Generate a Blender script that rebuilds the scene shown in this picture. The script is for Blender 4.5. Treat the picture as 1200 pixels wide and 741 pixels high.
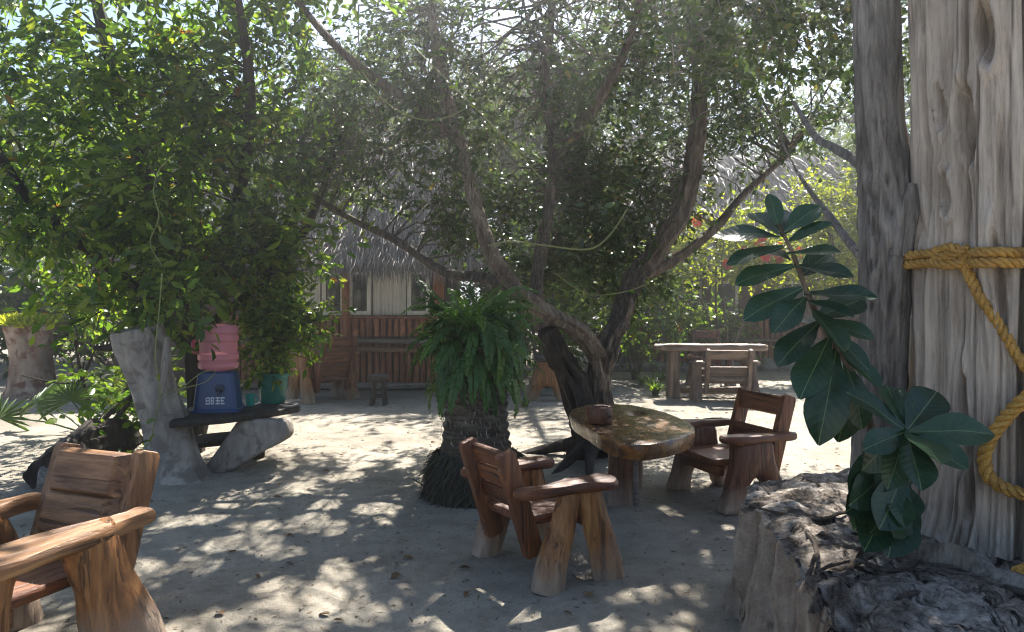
import bpy, math, random
import numpy as np
from mathutils import Vector, Matrix, noise

for o in list(bpy.data.objects):
    bpy.data.objects.remove(o, do_unlink=True)
SC = bpy.context.scene
COL = SC.collection
R = math.radians
PI = math.pi

# ------------------------------------------------------------------ camera, sky, sun, exposure
F, HZ, EYE = 850.0, 362.0, 1.5          # focal length and horizon row in photograph pixels, eye height in metres
cd = bpy.data.cameras.new('camera')
cam = bpy.data.objects.new('camera', cd)
COL.objects.link(cam)
cd.sensor_width = 36.0
cd.lens = 36.0 * F / 1200.0
cd.shift_y = -(370.5 - HZ) / 1200.0
cd.clip_start = 0.05
cd.clip_end = 900
cam.location = (0, 0, EYE)
cam.rotation_euler = (R(90), 0, 0)
SC.camera = cam

SUN_EL, SUN_AZ = 47.0, 12.0
world = bpy.data.worlds.new('World')
SC.world = world
world.use_nodes = True
wn = world.node_tree
bg = wn.nodes['Background']
sky = wn.nodes.new('ShaderNodeTexSky')
sky.sky_type = 'NISHITA'
sky.sun_disc = False
sky.sun_elevation = R(SUN_EL)
sky.sun_rotation = R(SUN_AZ)
sky.dust_density = 0.8
sky.ozone_density = 1.5
wn.links.new(sky.outputs[0], bg.inputs[0])
bg.inputs[1].default_value = 0.06
sl = bpy.data.lights.new('sun', 'SUN')
sl.energy = 5.0
sl.angle = R(0.55)
sl.color = (1.0, 0.95, 0.87)
sun = bpy.data.objects.new('sun', sl)
COL.objects.link(sun)
SDIR = Vector((math.sin(R(SUN_AZ)) * math.cos(R(SUN_EL)), math.cos(R(SUN_AZ)) * math.cos(R(SUN_EL)), math.sin(R(SUN_EL))))
sun.rotation_euler = (-SDIR).to_track_quat('-Z', 'Y').to_euler()
sun.location = (4, 12, 20)
SC.view_settings.view_transform = 'Standard'
SC.view_settings.look = 'None'
SC.view_settings.gamma = 1.0
SC.view_settings.exposure = 2.0
SC.render.engine = 'CYCLES'
SC.cycles.max_bounces = 9
SC.cycles.diffuse_bounces = 5
SC.cycles.transmission_bounces = 6
SC.cycles.glossy_bounces = 3
SC.cycles.use_denoising = True
SC.cycles.filter_width = 1.15
SC.cycles.sample_clamp_indirect = 6.0


def P(px, py, d):
    """photograph pixel at distance d (metres along the view axis)"""
    return Vector(((px - 600) / F * d, d, EYE - (py - HZ) / F * d))


def G(px, py, z=0.0):
    """photograph pixel on the level z"""
    d = F * (EYE - z) / (py - HZ)
    return Vector(((px - 600) / F * d, d, z))


# ------------------------------------------------------------------ materials
def new_mat(name):
    m = bpy.data.materials.new(name)
    m.use_nodes = True
    nt = m.node_tree
    return m, nt, nt.nodes['Principled BSDF'], nt.nodes['Material Output']


def ramp(nt, fac, stops, interp='LINEAR'):
    r = nt.nodes.new('ShaderNodeValToRGB')
    r.color_ramp.interpolation = interp
    el = r.color_ramp.elements
    while len(el) < len(stops):
        el.new(0.5)
    for e, (p, c) in zip(el, stops):
        e.position = p
        e.color = (c[0], c[1], c[2], 1) if len(c) == 3 else c
    if fac is not None:
        nt.links.new(fac, r.inputs[0])
    return r.outputs[0]


def tex(nt, scale=5, detail=6, rough=0.6, dist=0.0, vec=None, kind='noise'):
    if kind == 'noise':
        n = nt.nodes.new('ShaderNodeTexNoise')
        n.inputs['Scale'].default_value = scale
        n.inputs['Detail'].default_value = detail
        n.inputs['Roughness'].default_value = rough
        n.inputs['Distortion'].default_value = dist
        out = n.outputs[0]
    else:
        n = nt.nodes.new('ShaderNodeTexVoronoi')
        n.inputs['Scale'].default_value = scale
        n.feature = kind
        out = n.outputs['Distance']
    if vec is not None:
        nt.links.new(vec, n.inputs['Vector'])
    return out


def coord(nt, scale=(1, 1, 1), kind='Object', offset_random=False):
    tc = nt.nodes.new('ShaderNodeTexCoord')
    mp = nt.nodes.new('ShaderNodeMapping')
    mp.inputs['Scale'].default_value = scale
    nt.links.new(tc.outputs[kind], mp.inputs['Vector'])
    if offset_random:
        oi = nt.nodes.new('ShaderNodeObjectInfo')
        mul = nt.nodes.new('ShaderNodeMath')
        mul.operation = 'MULTIPLY'
        mul.inputs[1].default_value = 37.0
        nt.links.new(oi.outputs['Random'], mul.inputs[0])
        cmb = nt.nodes.new('ShaderNodeCombineXYZ')
        for k in range(3):
            nt.links.new(mul.outputs[0], cmb.inputs[k])
        nt.links.new(cmb.outputs[0], mp.inputs['Location'])
    return mp.outputs[0]


def mixc(nt, fac, a, b, mode='MIX'):
    m = nt.nodes.new('ShaderNodeMix')
    m.data_type = 'RGBA'
    m.blend_type = mode
    m.clamp_factor = True
    for sock, v in ((0, fac), (6, a), (7, b)):
        if hasattr(v, 'links') or hasattr(v, 'is_linked'):
            nt.links.new(v, m.inputs[sock])
        elif sock == 0:
            m.inputs[0].default_value = v
        else:
            m.inputs[sock].default_value = (v[0], v[1], v[2], 1)
    return m.outputs[2]


def mth(nt, op, a, b=None):
    m = nt.nodes.new('ShaderNodeMath')
    m.operation = op
    for i, v in enumerate((a, b)):
        if v is None:
            continue
        if hasattr(v, 'is_linked'):
            nt.links.new(v, m.inputs[i])
        else:
            m.inputs[i].default_value = v
    return m.outputs[0]


def bump(nt, bsdf, h, strength=0.4, dist=0.02):
    b = nt.nodes.new('ShaderNodeBump')
    b.inputs['Strength'].default_value = strength
    b.inputs['Distance'].default_value = dist
    nt.links.new(h, b.inputs['Height'])
    nt.links.new(b.outputs[0], bsdf.inputs['Normal'])


def leaf_mat(name, stops, trans=0.45, rough=0.38, tint=(1.35, 1.25, 0.55), per='island', veins=False):
    m, nt, b, out = new_mat(name)
    if per == 'island':
        g = nt.nodes.new('ShaderNodeNewGeometry')
        rnd = g.outputs['Random Per Island']
    else:
        g = nt.nodes.new('ShaderNodeObjectInfo')
        rnd = g.outputs['Random']
    c = ramp(nt, rnd, stops)
    if veins:
        v = coord(nt, (1, 1, 1))
        sep = nt.nodes.new('ShaderNodeSeparateXYZ')
        nt.links.new(v, sep.inputs[0])
        ay = mth(nt, 'ABSOLUTE', sep.outputs[1])
        rib = mth(nt, 'LESS_THAN', ay, 0.006)
        w = nt.nodes.new('ShaderNodeTexWave')
        w.inputs['Scale'].default_value = 3.2
        w.inputs['Distortion'].default_value = 0.3
        cmb = nt.nodes.new('ShaderNodeCombineXYZ')
        sx = mth(nt, 'SUBTRACT', sep.outputs[0], mth(nt, 'MULTIPLY', ay, 0.8))
        nt.links.new(sx, cmb.inputs[0])
        nt.links.new(cmb.outputs[0], w.inputs['Vector'])
        lines = mth(nt, 'MULTIPLY', mth(nt, 'POWER', w.outputs['Fac'], 20.0), 0.10)
        f = mth(nt, 'MAXIMUM', mth(nt, 'MULTIPLY', rib, 0.7), lines)
        spots = ramp(nt, tex(nt, 9, 5), [(0.35, (0.8, 0.8, 0.8)), (0.7, (1.25, 1.2, 1.05))])
        c = mixc(nt, 1.0, c, spots, 'MULTIPLY')
        c = mixc(nt, f, c, (0.20, 0.27, 0.11))
        bl = tex(nt, 5.5, 8, 0.7, 0.8, coord(nt, (1, 1, 1), offset_random=True))
        c = mixc(nt, ramp(nt, bl, [(0.66, (0, 0, 0)), (0.70, (0.9, 0.9, 0.9))]), c, (0.15, 0.10, 0.035))
        dust = tex(nt, 2.5, 5, 0.6, 0.4, coord(nt, (1, 1, 1), offset_random=True))
        c = mixc(nt, ramp(nt, dust, [(0.5, (0, 0, 0)), (0.75, (0.35, 0.35, 0.35))]), c, (0.11, 0.13, 0.09))
        bump(nt, b, w.outputs['Fac'], 0.08, 0.01)
    nt.links.new(c, b.inputs['Base Color'])
    b.inputs['Roughness'].default_value = rough
    tr = nt.nodes.new('ShaderNodeBsdfTranslucent')
    nt.links.new(mixc(nt, 1.0, c, tint, 'MULTIPLY'), tr.inputs['Color'])
    mx = nt.nodes.new('ShaderNodeMixShader')
    mx.inputs[0].default_value = trans
    nt.links.new(b.outputs[0], mx.inputs[1])
    nt.links.new(tr.outputs[0], mx.inputs[2])
    nt.links.new(mx.outputs[0], out.inputs[0])
    return m


def wood_mat(name, dark, mid, light, axis='z', rough=0.42, foot=0.0, grain=1.0, bump_s=0.25, vary=0.5):
    m, nt, b, out = new_mat(name)
    s = {'x': (1.1, 9, 9), 'y': (9, 1.1, 9), 'z': (9, 9, 1.1)}[axis]
    v = coord(nt, s, offset_random=True)
    n1 = tex(nt, 1.1, 7, 0.62, 1.2, v)
    n2 = tex(nt, 5.5 * grain, 6, 0.7, 0.4, v)
    big = tex(nt, 2.2, 4, 0.6, 0.5, coord(nt, (1, 1, 1), offset_random=True))
    c = ramp(nt, n1, [(0.28, dark), (0.5, mid), (0.74, light)])
    c = mixc(nt, 0.65, c, ramp(nt, n2, [(0.35, (0.45, 0.42, 0.4)), (0.6, (1, 1, 1))]), 'MULTIPLY')
    c = mixc(nt, 0.7, c, ramp(nt, big, [(0.3, (0.55, 0.5, 0.48)), (0.62, (1.1, 1.1, 1.1))]), 'MULTIPLY')
    s2 = {'x': (1.3, 34, 34), 'y': (34, 1.3, 34), 'z': (34, 34, 1.3)}[axis]
    n6 = tex(nt, 1.0, 4, 0.55, 0.5, coord(nt, s2, offset_random=True))
    crack = ramp(nt, n6, [(0.36, (1, 1, 1)), (0.42, (0, 0, 0))])
    c = mixc(nt, mth(nt, 'MULTIPLY', crack, 0.75), c, tuple(x * 0.3 for x in dark))
    c = mixc(nt, 0.6, c, ramp(nt, n6, [(0.4, (0.7, 0.66, 0.62)), (0.65, (1.12, 1.12, 1.12))]), 'MULTIPLY')
    oi = nt.nodes.new('ShaderNodeObjectInfo')
    c = mixc(nt, vary, c, ramp(nt, oi.outputs['Random'], [(0, (0.62, 0.55, 0.5)), (1, (1.2, 1.2, 1.2))]), 'MULTIPLY')
    rr = ramp(nt, n2, [(0.3, (rough + 0.2,) * 3), (0.7, (rough - 0.06,) * 3)])
    if foot > 0:
        tc = nt.nodes.new('ShaderNodeTexCoord')
        sep = nt.nodes.new('ShaderNodeSeparateXYZ')
        nt.links.new(tc.outputs['Object'], sep.inputs[0])
        h = mth(nt, 'ADD', sep.outputs[2], mth(nt, 'MULTIPLY', mth(nt, 'SUBTRACT', big, 0.5), 0.5))
        worn = mth(nt, 'DIVIDE', mth(nt, 'SUBTRACT', foot, h), foot * 0.9)
        wc = ramp(nt, n1, [(0.3, (0.22, 0.15, 0.105)), (0.7, (0.46, 0.37, 0.285))])
        worn = mth(nt, 'MINIMUM', mth(nt, 'MAXIMUM', worn, 0.0), 0.85)
        c = mixc(nt, worn, c, wc)
        rr = mixc(nt, worn, rr, (0.85, 0.85, 0.85))
    nt.links.new(c, b.inputs['Base Color'])
    nt.links.new(rr, b.inputs['Roughness'])
    bump(nt, b, mth(nt, 'SUBTRACT', mth(nt, 'ADD', n2, n1), mth(nt, 'MULTIPLY', crack, 0.8)), bump_s * 1.8, 0.014)
    return m


def bark_mat(name, stops, scale=(14, 14, 3), bump_s=0.8, dist=0.03, blotch=None, grain=None):
    m, nt, b, out = new_mat(name)
    v = coord(nt, scale)
    n1 = tex(nt, 1.0, 9, 0.68, 0.8, v)
    n2 = tex(nt, 2.6, 4, 0.5, 0.2, coord(nt))
    c = ramp(nt, n1, stops)
    c = mixc(nt, 0.6, c, ramp(nt, n2, [(0.35, (0.5, 0.48, 0.46)), (0.65, (1.15, 1.15, 1.12))]), 'MULTIPLY')
    if grain:
        n4 = tex(nt, 1.0, 5, 0.75, 0.3, coord(nt, grain))
        c = mixc(nt, 0.5, c, ramp(nt, n4, [(0.34, (0.42, 0.40, 0.38)), (0.5, (1, 1, 1)), (0.7, (1.15, 1.14, 1.12))]), 'MULTIPLY')
    if blotch:
        n3 = tex(nt, 6, 6, 0.65, 0.6, coord(nt))
        c = mixc(nt, ramp(nt, n3, [(0.5, (0, 0, 0)), (0.6, (1, 1, 1))]), c, blotch)
    nt.links.new(c, b.inputs['Base Color'])
    b.inputs['Roughness'].default_value = 0.9
    b.inputs['Specular IOR Level'].default_value = 0.25
    bump(nt, b, n1, bump_s, dist)
    return m


def plain_mat(name, col, rough=0.6, var=0.25, scale=6, bump_s=0.1, stain=None, metallic=0.0):
    m, nt, b, out = new_mat(name)
    n = tex(nt, scale, 6, 0.6, 0.3, coord(nt))
    lo = tuple(max(0, x * (1 - var)) for x in col)
    hi = tuple(min(1, x * (1 + var * 0.6)) for x in col)
    c = ramp(nt, n, [(0.3, lo), (0.7, hi)])
    if stain:
        n2 = tex(nt, scale * 0.7, 7, 0.7, 0.8, coord(nt))
        c = mixc(nt, ramp(nt, n2, [(0.55, (0, 0, 0)), (0.75, (0.6, 0.6, 0.6))]), c, stain)
    nt.links.new(c, b.inputs['Base Color'])
    b.inputs['Roughness'].default_value = rough
    b.inputs['Metallic'].default_value = metallic
    bump(nt, b, n, bump_s, 0.01)
    return m


M = {}
# sand
m, nt, b, out = new_mat('pale_sand')
v = coord(nt)
big = tex(nt, 0.55, 7, 0.6, 0.5, v)
med = tex(nt, 5, 8, 0.7, 0.2, v)
fine = tex(nt, 70, 5, 0.75, 0.0, v)
c = ramp(nt, big, [(0.30, (0.235, 0.208, 0.166)), (0.5, (0.335, 0.303, 0.247)), (0.72, (0.43, 0.392, 0.325))])
c = mixc(nt, 0.75, c, ramp(nt, med, [(0.3, (0.60, 0.57, 0.54)), (0.55, (1, 1, 1)), (0.75, (1.12, 1.11, 1.08))]), 'MULTIPLY')
c = mixc(nt, 0.6, c, ramp(nt, fine, [(0.32, (0.5, 0.46, 0.42)), (0.5, (1, 1, 1)), (0.75, (1.15, 1.15, 1.15))]), 'MULTIPLY')
dirt = tex(nt, 1.6, 9, 0.75, 1.0, v)
c = mixc(nt, ramp(nt, dirt, [(0.56, (0, 0, 0)), (0.72, (0.55, 0.55, 0.55))]), c, (0.17, 0.14, 0.105))
nt.links.new(c, b.inputs['Base Color'])
b.inputs['Roughness'].default_value = 0.95
b.inputs['Specular IOR Level'].default_value = 0.15
bump(nt, b, mth(nt, 'ADD', mth(nt, 'MULTIPLY', med, 1.4), mth(nt, 'MULTIPLY', fine, 0.5)), 0.75, 0.03)
M['sand'] = m

M['leaf_mid'] = leaf_mat('glossy_leaf_green', [(0, (0.036, 0.085, 0.016)), (0.45, (0.085, 0.165, 0.026)), (0.92, (0.18, 0.26, 0.04)), (0.988, (0.17, 0.19, 0.035)), (1, (0.26, 0.11, 0.035))], 0.56, 0.26, (1.5, 1.4, 0.55))
M['leaf_fine'] = leaf_mat('fine_leaf_green', [(0, (0.036, 0.060, 0.022)), (0.55, (0.058, 0.098, 0.032)), (0.95, (0.095, 0.14, 0.045)), (1, (0.2, 0.17, 0.05))], 0.42, 0.24, (1.3, 1.25, 0.7))
M['leaf_sunny'] = leaf_mat('yellow_green_leaf', [(0, (0.13, 0.19, 0.022)), (0.5, (0.19, 0.25, 0.028)), (1, (0.26, 0.29, 0.035))], 0.6, 0.4, (1.5, 1.35, 0.4))
M['leaf_far'] = leaf_mat('far_leaf_green', [(0, (0.045, 0.072, 0.026)), (0.5, (0.07, 0.105, 0.035)), (1, (0.11, 0.14, 0.05))], 0.45, 0.4)
M['leaf_big'] = leaf_mat('broad_leaf_dark', [(0, (0.012, 0.042, 0.024)), (1, (0.028, 0.072, 0.032))], 0.22, 0.36, (1.2, 1.3, 0.5), per='object', veins=True)
M['leaf_lime'] = leaf_mat('lime_leaf', [(0, (0.30, 0.38, 0.03)), (1, (0.45, 0.48, 0.05))], 0.5, 0.45)
M['fern'] = leaf_mat('fern_green', [(0, (0.028, 0.085, 0.014)), (0.6, (0.055, 0.15, 0.022)), (1, (0.12, 0.22, 0.03))], 0.42, 0.42, per='object')
M['palm_leaf'] = leaf_mat('palm_blade', [(0, (0.05, 0.10, 0.03)), (1, (0.09, 0.16, 0.045))], 0.4, 0.4)
M['petal'] = leaf_mat('red_petal', [(0, (0.55, 0.035, 0.03)), (1, (0.7, 0.08, 0.05))], 0.4, 0.5, (1.2, 1.0, 1.0))
M['dry_leaf'] = leaf_mat('dry_leaf', [(0, (0.10, 0.055, 0.025)), (0.5, (0.24, 0.12, 0.045)), (0.8, (0.36, 0.20, 0.05)), (1, (0.14, 0.10, 0.06))], 0.2, 0.6, (1.2, 1.0, 0.8), per='object')
M['grit'] = leaf_mat('twig_grit', [(0, (0.05, 0.035, 0.02)), (0.5, (0.16, 0.10, 0.055)), (1, (0.35, 0.30, 0.22))], 0.05, 0.8)
M['vine'] = plain_mat('pale_vine', (0.20, 0.22, 0.07), 0.6)
M['bark'] = bark_mat('grey_brown_bark', [(0.3, (0.035, 0.026, 0.02)), (0.5, (0.12, 0.092, 0.072)), (0.72, (0.27, 0.225, 0.185))], (22, 22, 5), 1.0, 0.04, grain=(60, 60, 20))
M['bark_pale'] = bark_mat('pale_limb_bark', [(0.3, (0.06, 0.045, 0.033)), (0.5, (0.20, 0.155, 0.115)), (0.72, (0.40, 0.335, 0.265))], (22, 22, 5), 1.0, 0.04, grain=(60, 60, 20))
M['bark_dark'] = bark_mat('dark_bark', [(0.3, (0.018, 0.014, 0.011)), (0.55, (0.05, 0.04, 0.032)), (0.75, (0.11, 0.09, 0.075))])
M['driftwood'] = bark_mat('weathered_grey_wood', [(0.22, (0.15, 0.115, 0.09)), (0.36, (0.41, 0.34, 0.28)), (0.58, (0.55, 0.47, 0.395)), (0.8, (0.65, 0.57, 0.49))], (16, 16, 1.5), 0.7, 0.02, grain=(60, 60, 5.0))
M['driftbark'] = bark_mat('ridged_grey_bark', [(0.28, (0.06, 0.05, 0.043)), (0.45, (0.20, 0.175, 0.155)), (0.65, (0.33, 0.30, 0.27)), (0.82, (0.45, 0.41, 0.37))], (26, 26, 3.2), 0.9, 0.025, grain=(90, 90, 8))
M['greylog'] = bark_mat('pale_grey_log', [(0.25, (0.20, 0.175, 0.15)), (0.5, (0.36, 0.32, 0.28)), (0.75, (0.50, 0.45, 0.395))], (9, 9, 3), 0.9, 0.03, blotch=(0.20, 0.17, 0.145))
M['palmtrunk'] = bark_mat('palm_fibre', [(0.3, (0.03, 0.022, 0.016)), (0.5, (0.12, 0.095, 0.07)), (0.75, (0.30, 0.26, 0.21))], (9, 9, 26), 0.8, 0.02)
M['fibre'] = leaf_mat('root_fibre', [(0, (0.02, 0.017, 0.012)), (0.7, (0.06, 0.05, 0.035)), (1, (0.06, 0.085, 0.03))], 0.1, 0.8)
M['thatch'] = leaf_mat('dry_thatch', [(0, (0.085, 0.068, 0.055)), (0.4, (0.20, 0.165, 0.135)), (0.8, (0.33, 0.285, 0.24)), (1, (0.48, 0.43, 0.37))], 0.18, 0.6, (1.1, 1.0, 0.9))
M['thatch_base'] = bark_mat('thatch_bed', [(0.3, (0.03, 0.025, 0.02)), (0.7, (0.12, 0.10, 0.08))], (20, 4, 20))

# root ledge: dark weathered top with pale flakes, tan sides
m, nt, b, out = new_mat('weathered_root')
v = coord(nt, (1, 1, 1))
n1 = tex(nt, 5, 10, 0.72, 1.2, v)
n2 = tex(nt, 2.1, 6, 0.65, 0.8, v)
n3 = tex(nt, 22, 6, 0.7, 0.3, v)
nc = tex(nt, 1.0, 7, 0.6, 1.4, coord(nt, (7, 7, 1.6)))
crk = tex(nt, 1.0, 9, 0.7, 1.6, coord(nt, (9, 4, 9)))
top = ramp(nt, n1, [(0.34, (0.08, 0.064, 0.053)), (0.44, (0.27, 0.225, 0.185)), (0.54, (0.47, 0.41, 0.355)), (0.66, (0.68, 0.62, 0.55))])
top = mixc(nt, ramp(nt, crk, [(0.40, (1, 1, 1)), (0.49, (0, 0, 0))]), top, (0.022, 0.018, 0.015))
side = ramp(nt, nc, [(0.30, (0.06, 0.042, 0.03)), (0.38, (0.40, 0.305, 0.23)), (0.6, (0.56, 0.455, 0.36)), (0.8, (0.66, 0.57, 0.475))])
gm = nt.nodes.new('ShaderNodeNewGeometry')
sp = nt.nodes.new('ShaderNodeSeparateXYZ')
nt.links.new(gm.outputs['Normal'], sp.inputs[0])
tm = ramp(nt, sp.outputs[2], [(0.35, (0, 0, 0)), (0.7, (1, 1, 1))])
c = mixc(nt, tm, side, top)
c = mixc(nt, 0.6, c, ramp(nt, n2, [(0.32, (0.4, 0.38, 0.36)), (0.6, (1.1, 1.1, 1.1))]), 'MULTIPLY')
c = mixc(nt, mth(nt, 'ADD', mth(nt, 'MULTIPLY', tm, 0.55), 0.2), c, ramp(nt, n3, [(0.38, (0.3, 0.28, 0.26)), (0.52, (1, 1, 1)), (0.7, (1.2, 1.2, 1.18))]), 'MULTIPLY')
n5 = tex(nt, 75, 5, 0.75, 0.3, v)
c = mixc(nt, mth(nt, 'ADD', mth(nt, 'MULTIPLY', tm, 0.4), 0.12), c, ramp(nt, n5, [(0.36, (0.35, 0.33, 0.31)), (0.55, (1.08, 1.08, 1.08))]), 'MULTIPLY')
nt.links.new(c, b.inputs['Base Color'])
b.inputs['Roughness'].default_value = 0.95
b.inputs['Specular IOR Level'].default_value = 0.12
bump(nt, b, mth(nt, 'ADD', mth(nt, 'ADD', crk, mth(nt, 'MULTIPLY', n3, 0.8)), mth(nt, 'MULTIPLY', n5, 0.4)), 1.0, 0.035)
M['rootledge'] = m

for ax in 'xyz':
    M['wood_' + ax] = wood_mat('varnished_wood_' + ax, (0.080, 0.024, 0.009), (0.21, 0.070, 0.024), (0.36, 0.15, 0.055), ax, 0.38)
    M['honey_' + ax] = wood_mat('honey_wood_' + ax, (0.12, 0.048, 0.018), (0.29, 0.140, 0.055), (0.48, 0.28, 0.125), ax, 0.42)
    M['oldwood_' + ax] = wood_mat('sun_bleached_wood_' + ax, (0.13, 0.09, 0.065), (0.25, 0.18, 0.135), (0.38, 0.29, 0.22), ax, 0.65)
M['leg'] = wood_mat('log_leg_wood', (0.16, 0.058, 0.018), (0.37, 0.165, 0.052), (0.56, 0.31, 0.125), 'z', 0.45, foot=0.28)
M['leg_dark'] = wood_mat('red_log_leg_wood', (0.075, 0.026, 0.013), (0.18, 0.070, 0.034), (0.30, 0.15, 0.08), 'z', 0.45, foot=0.26)
M['greywood'] = wood_mat('grey_rail_wood', (0.16, 0.14, 0.125), (0.29, 0.265, 0.24), (0.42, 0.39, 0.355), 'x', 0.75)
M['redlog'] = wood_mat('red_brown_log', (0.20, 0.062, 0.026), (0.42, 0.155, 0.062), (0.58, 0.28, 0.125), 'z', 0.5, vary=0.6)
M['post'] = wood_mat('orange_post', (0.20, 0.07, 0.028), (0.42, 0.165, 0.068), (0.56, 0.27, 0.12), 'z', 0.5)
M['blackwood'] = wood_mat('dark_plank', (0.012, 0.010, 0.009), (0.03, 0.026, 0.023), (0.065, 0.058, 0.05), 'x', 0.6)
M['darkstool'] = wood_mat('dark_stool_wood', (0.03, 0.022, 0.016), (0.075, 0.055, 0.042), (0.15, 0.115, 0.085), 'z', 0.6)

# glossy table top: grey-brown with orange heart
m, nt, b, out = new_mat('oiled_slab')
v = coord(nt, (3.2, 1.2, 3))
n1 = tex(nt, 1.6, 9, 0.65, 2.2, v)
n2 = tex(nt, 9, 6, 0.7, 0.6, v)
c = ramp(nt, n1, [(0.30, (0.032, 0.016, 0.010)), (0.45, (0.10, 0.046, 0.022)), (0.56, (0.26, 0.115, 0.032)), (0.7, (0.14, 0.075, 0.042))])
c = mixc(nt, 0.6, c, ramp(nt, n2, [(0.35, (0.45, 0.42, 0.4)), (0.6, (1.1, 1.1, 1.1))]), 'MULTIPLY')
nt.links.new(c, b.inputs['Base Color'])
nt.links.new(ramp(nt, n2, [(0.3, (0.38,) * 3), (0.7, (0.20,) * 3)]), b.inputs['Roughness'])
bump(nt, b, n2, 0.2, 0.01)
M['slab'] = m

M['white'] = plain_mat('old_white_paint', (0.78, 0.76, 0.71), 0.55, 0.15, 7, 0.1, stain=(0.33, 0.29, 0.24))
M['curtain'] = plain_mat('pale_curtain', (0.72, 0.70, 0.665), 0.9, 0.12, 3)
M['wallboard'] = plain_mat('brown_board', (0.10, 0.06, 0.04), 0.7, 0.4, 4)
M['glass'] = plain_mat('dim_window_glass', (0.045, 0.05, 0.05), 0.06, 0.6, 3, 0.03)
M['stone'] = plain_mat('round_stone', (0.26, 0.24, 0.215), 0.85, 0.5, 9, 0.5, stain=(0.10, 0.10, 0.07))
M['blue'] = plain_mat('blue_plastic', (0.018, 0.06, 0.17), 0.35, 0.15, 4, 0.02)
M['bluetap'] = plain_mat('dark_blue_plastic', (0.012, 0.02, 0.05), 0.4)
M['print'] = plain_mat('white_print', (0.62, 0.66, 0.70), 0.5, 0.1)
M['teal'] = plain_mat('teal_plastic', (0.012, 0.17, 0.125), 0.42, 0.2, 4, 0.03, stain=(0.02, 0.10, 0.08))
M['mint'] = plain_mat('mint_plastic', (0.02, 0.33, 0.25), 0.38, 0.1)
M['soil'] = plain_mat('dark_soil', (0.03, 0.022, 0.016), 0.95, 0.4, 20, 0.6)
m, nt, b, out = new_mat('pink_clear_plastic')
b.inputs['Base Color'].default_value = (0.95, 0.40, 0.46, 1)
b.inputs['Roughness'].default_value = 0.12
b.inputs['Transmission Weight'].default_value = 0.5
b.inputs['IOR'].default_value = 1.25
M['pink'] = m
M['pink2'] = plain_mat('pink_handle_plastic', (0.55, 0.07, 0.12), 0.35, 0.1)
m, nt, b, out = new_mat('yellow_rope')
n = tex(nt, 160, 4, 0.7, 0.3, coord(nt))
c = ramp(nt, n, [(0.3, (0.22, 0.11, 0.02)), (0.55, (0.52, 0.29, 0.05)), (0.8, (0.66, 0.45, 0.14))])
c = mixc(nt, 0.8, c, ramp(nt, tex(nt, 14, 6, 0.7, 0.5, coord(nt)), [(0.35, (0.5, 0.45, 0.45)), (0.6, (1.05, 1.05, 1.05))]), 'MULTIPLY')
nt.links.new(c, b.inputs['Base Color'])
b.inputs['Roughness'].default_value = 0.6
bump(nt, b, n, 0.6, 0.004)
M['rope'] = m


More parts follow.
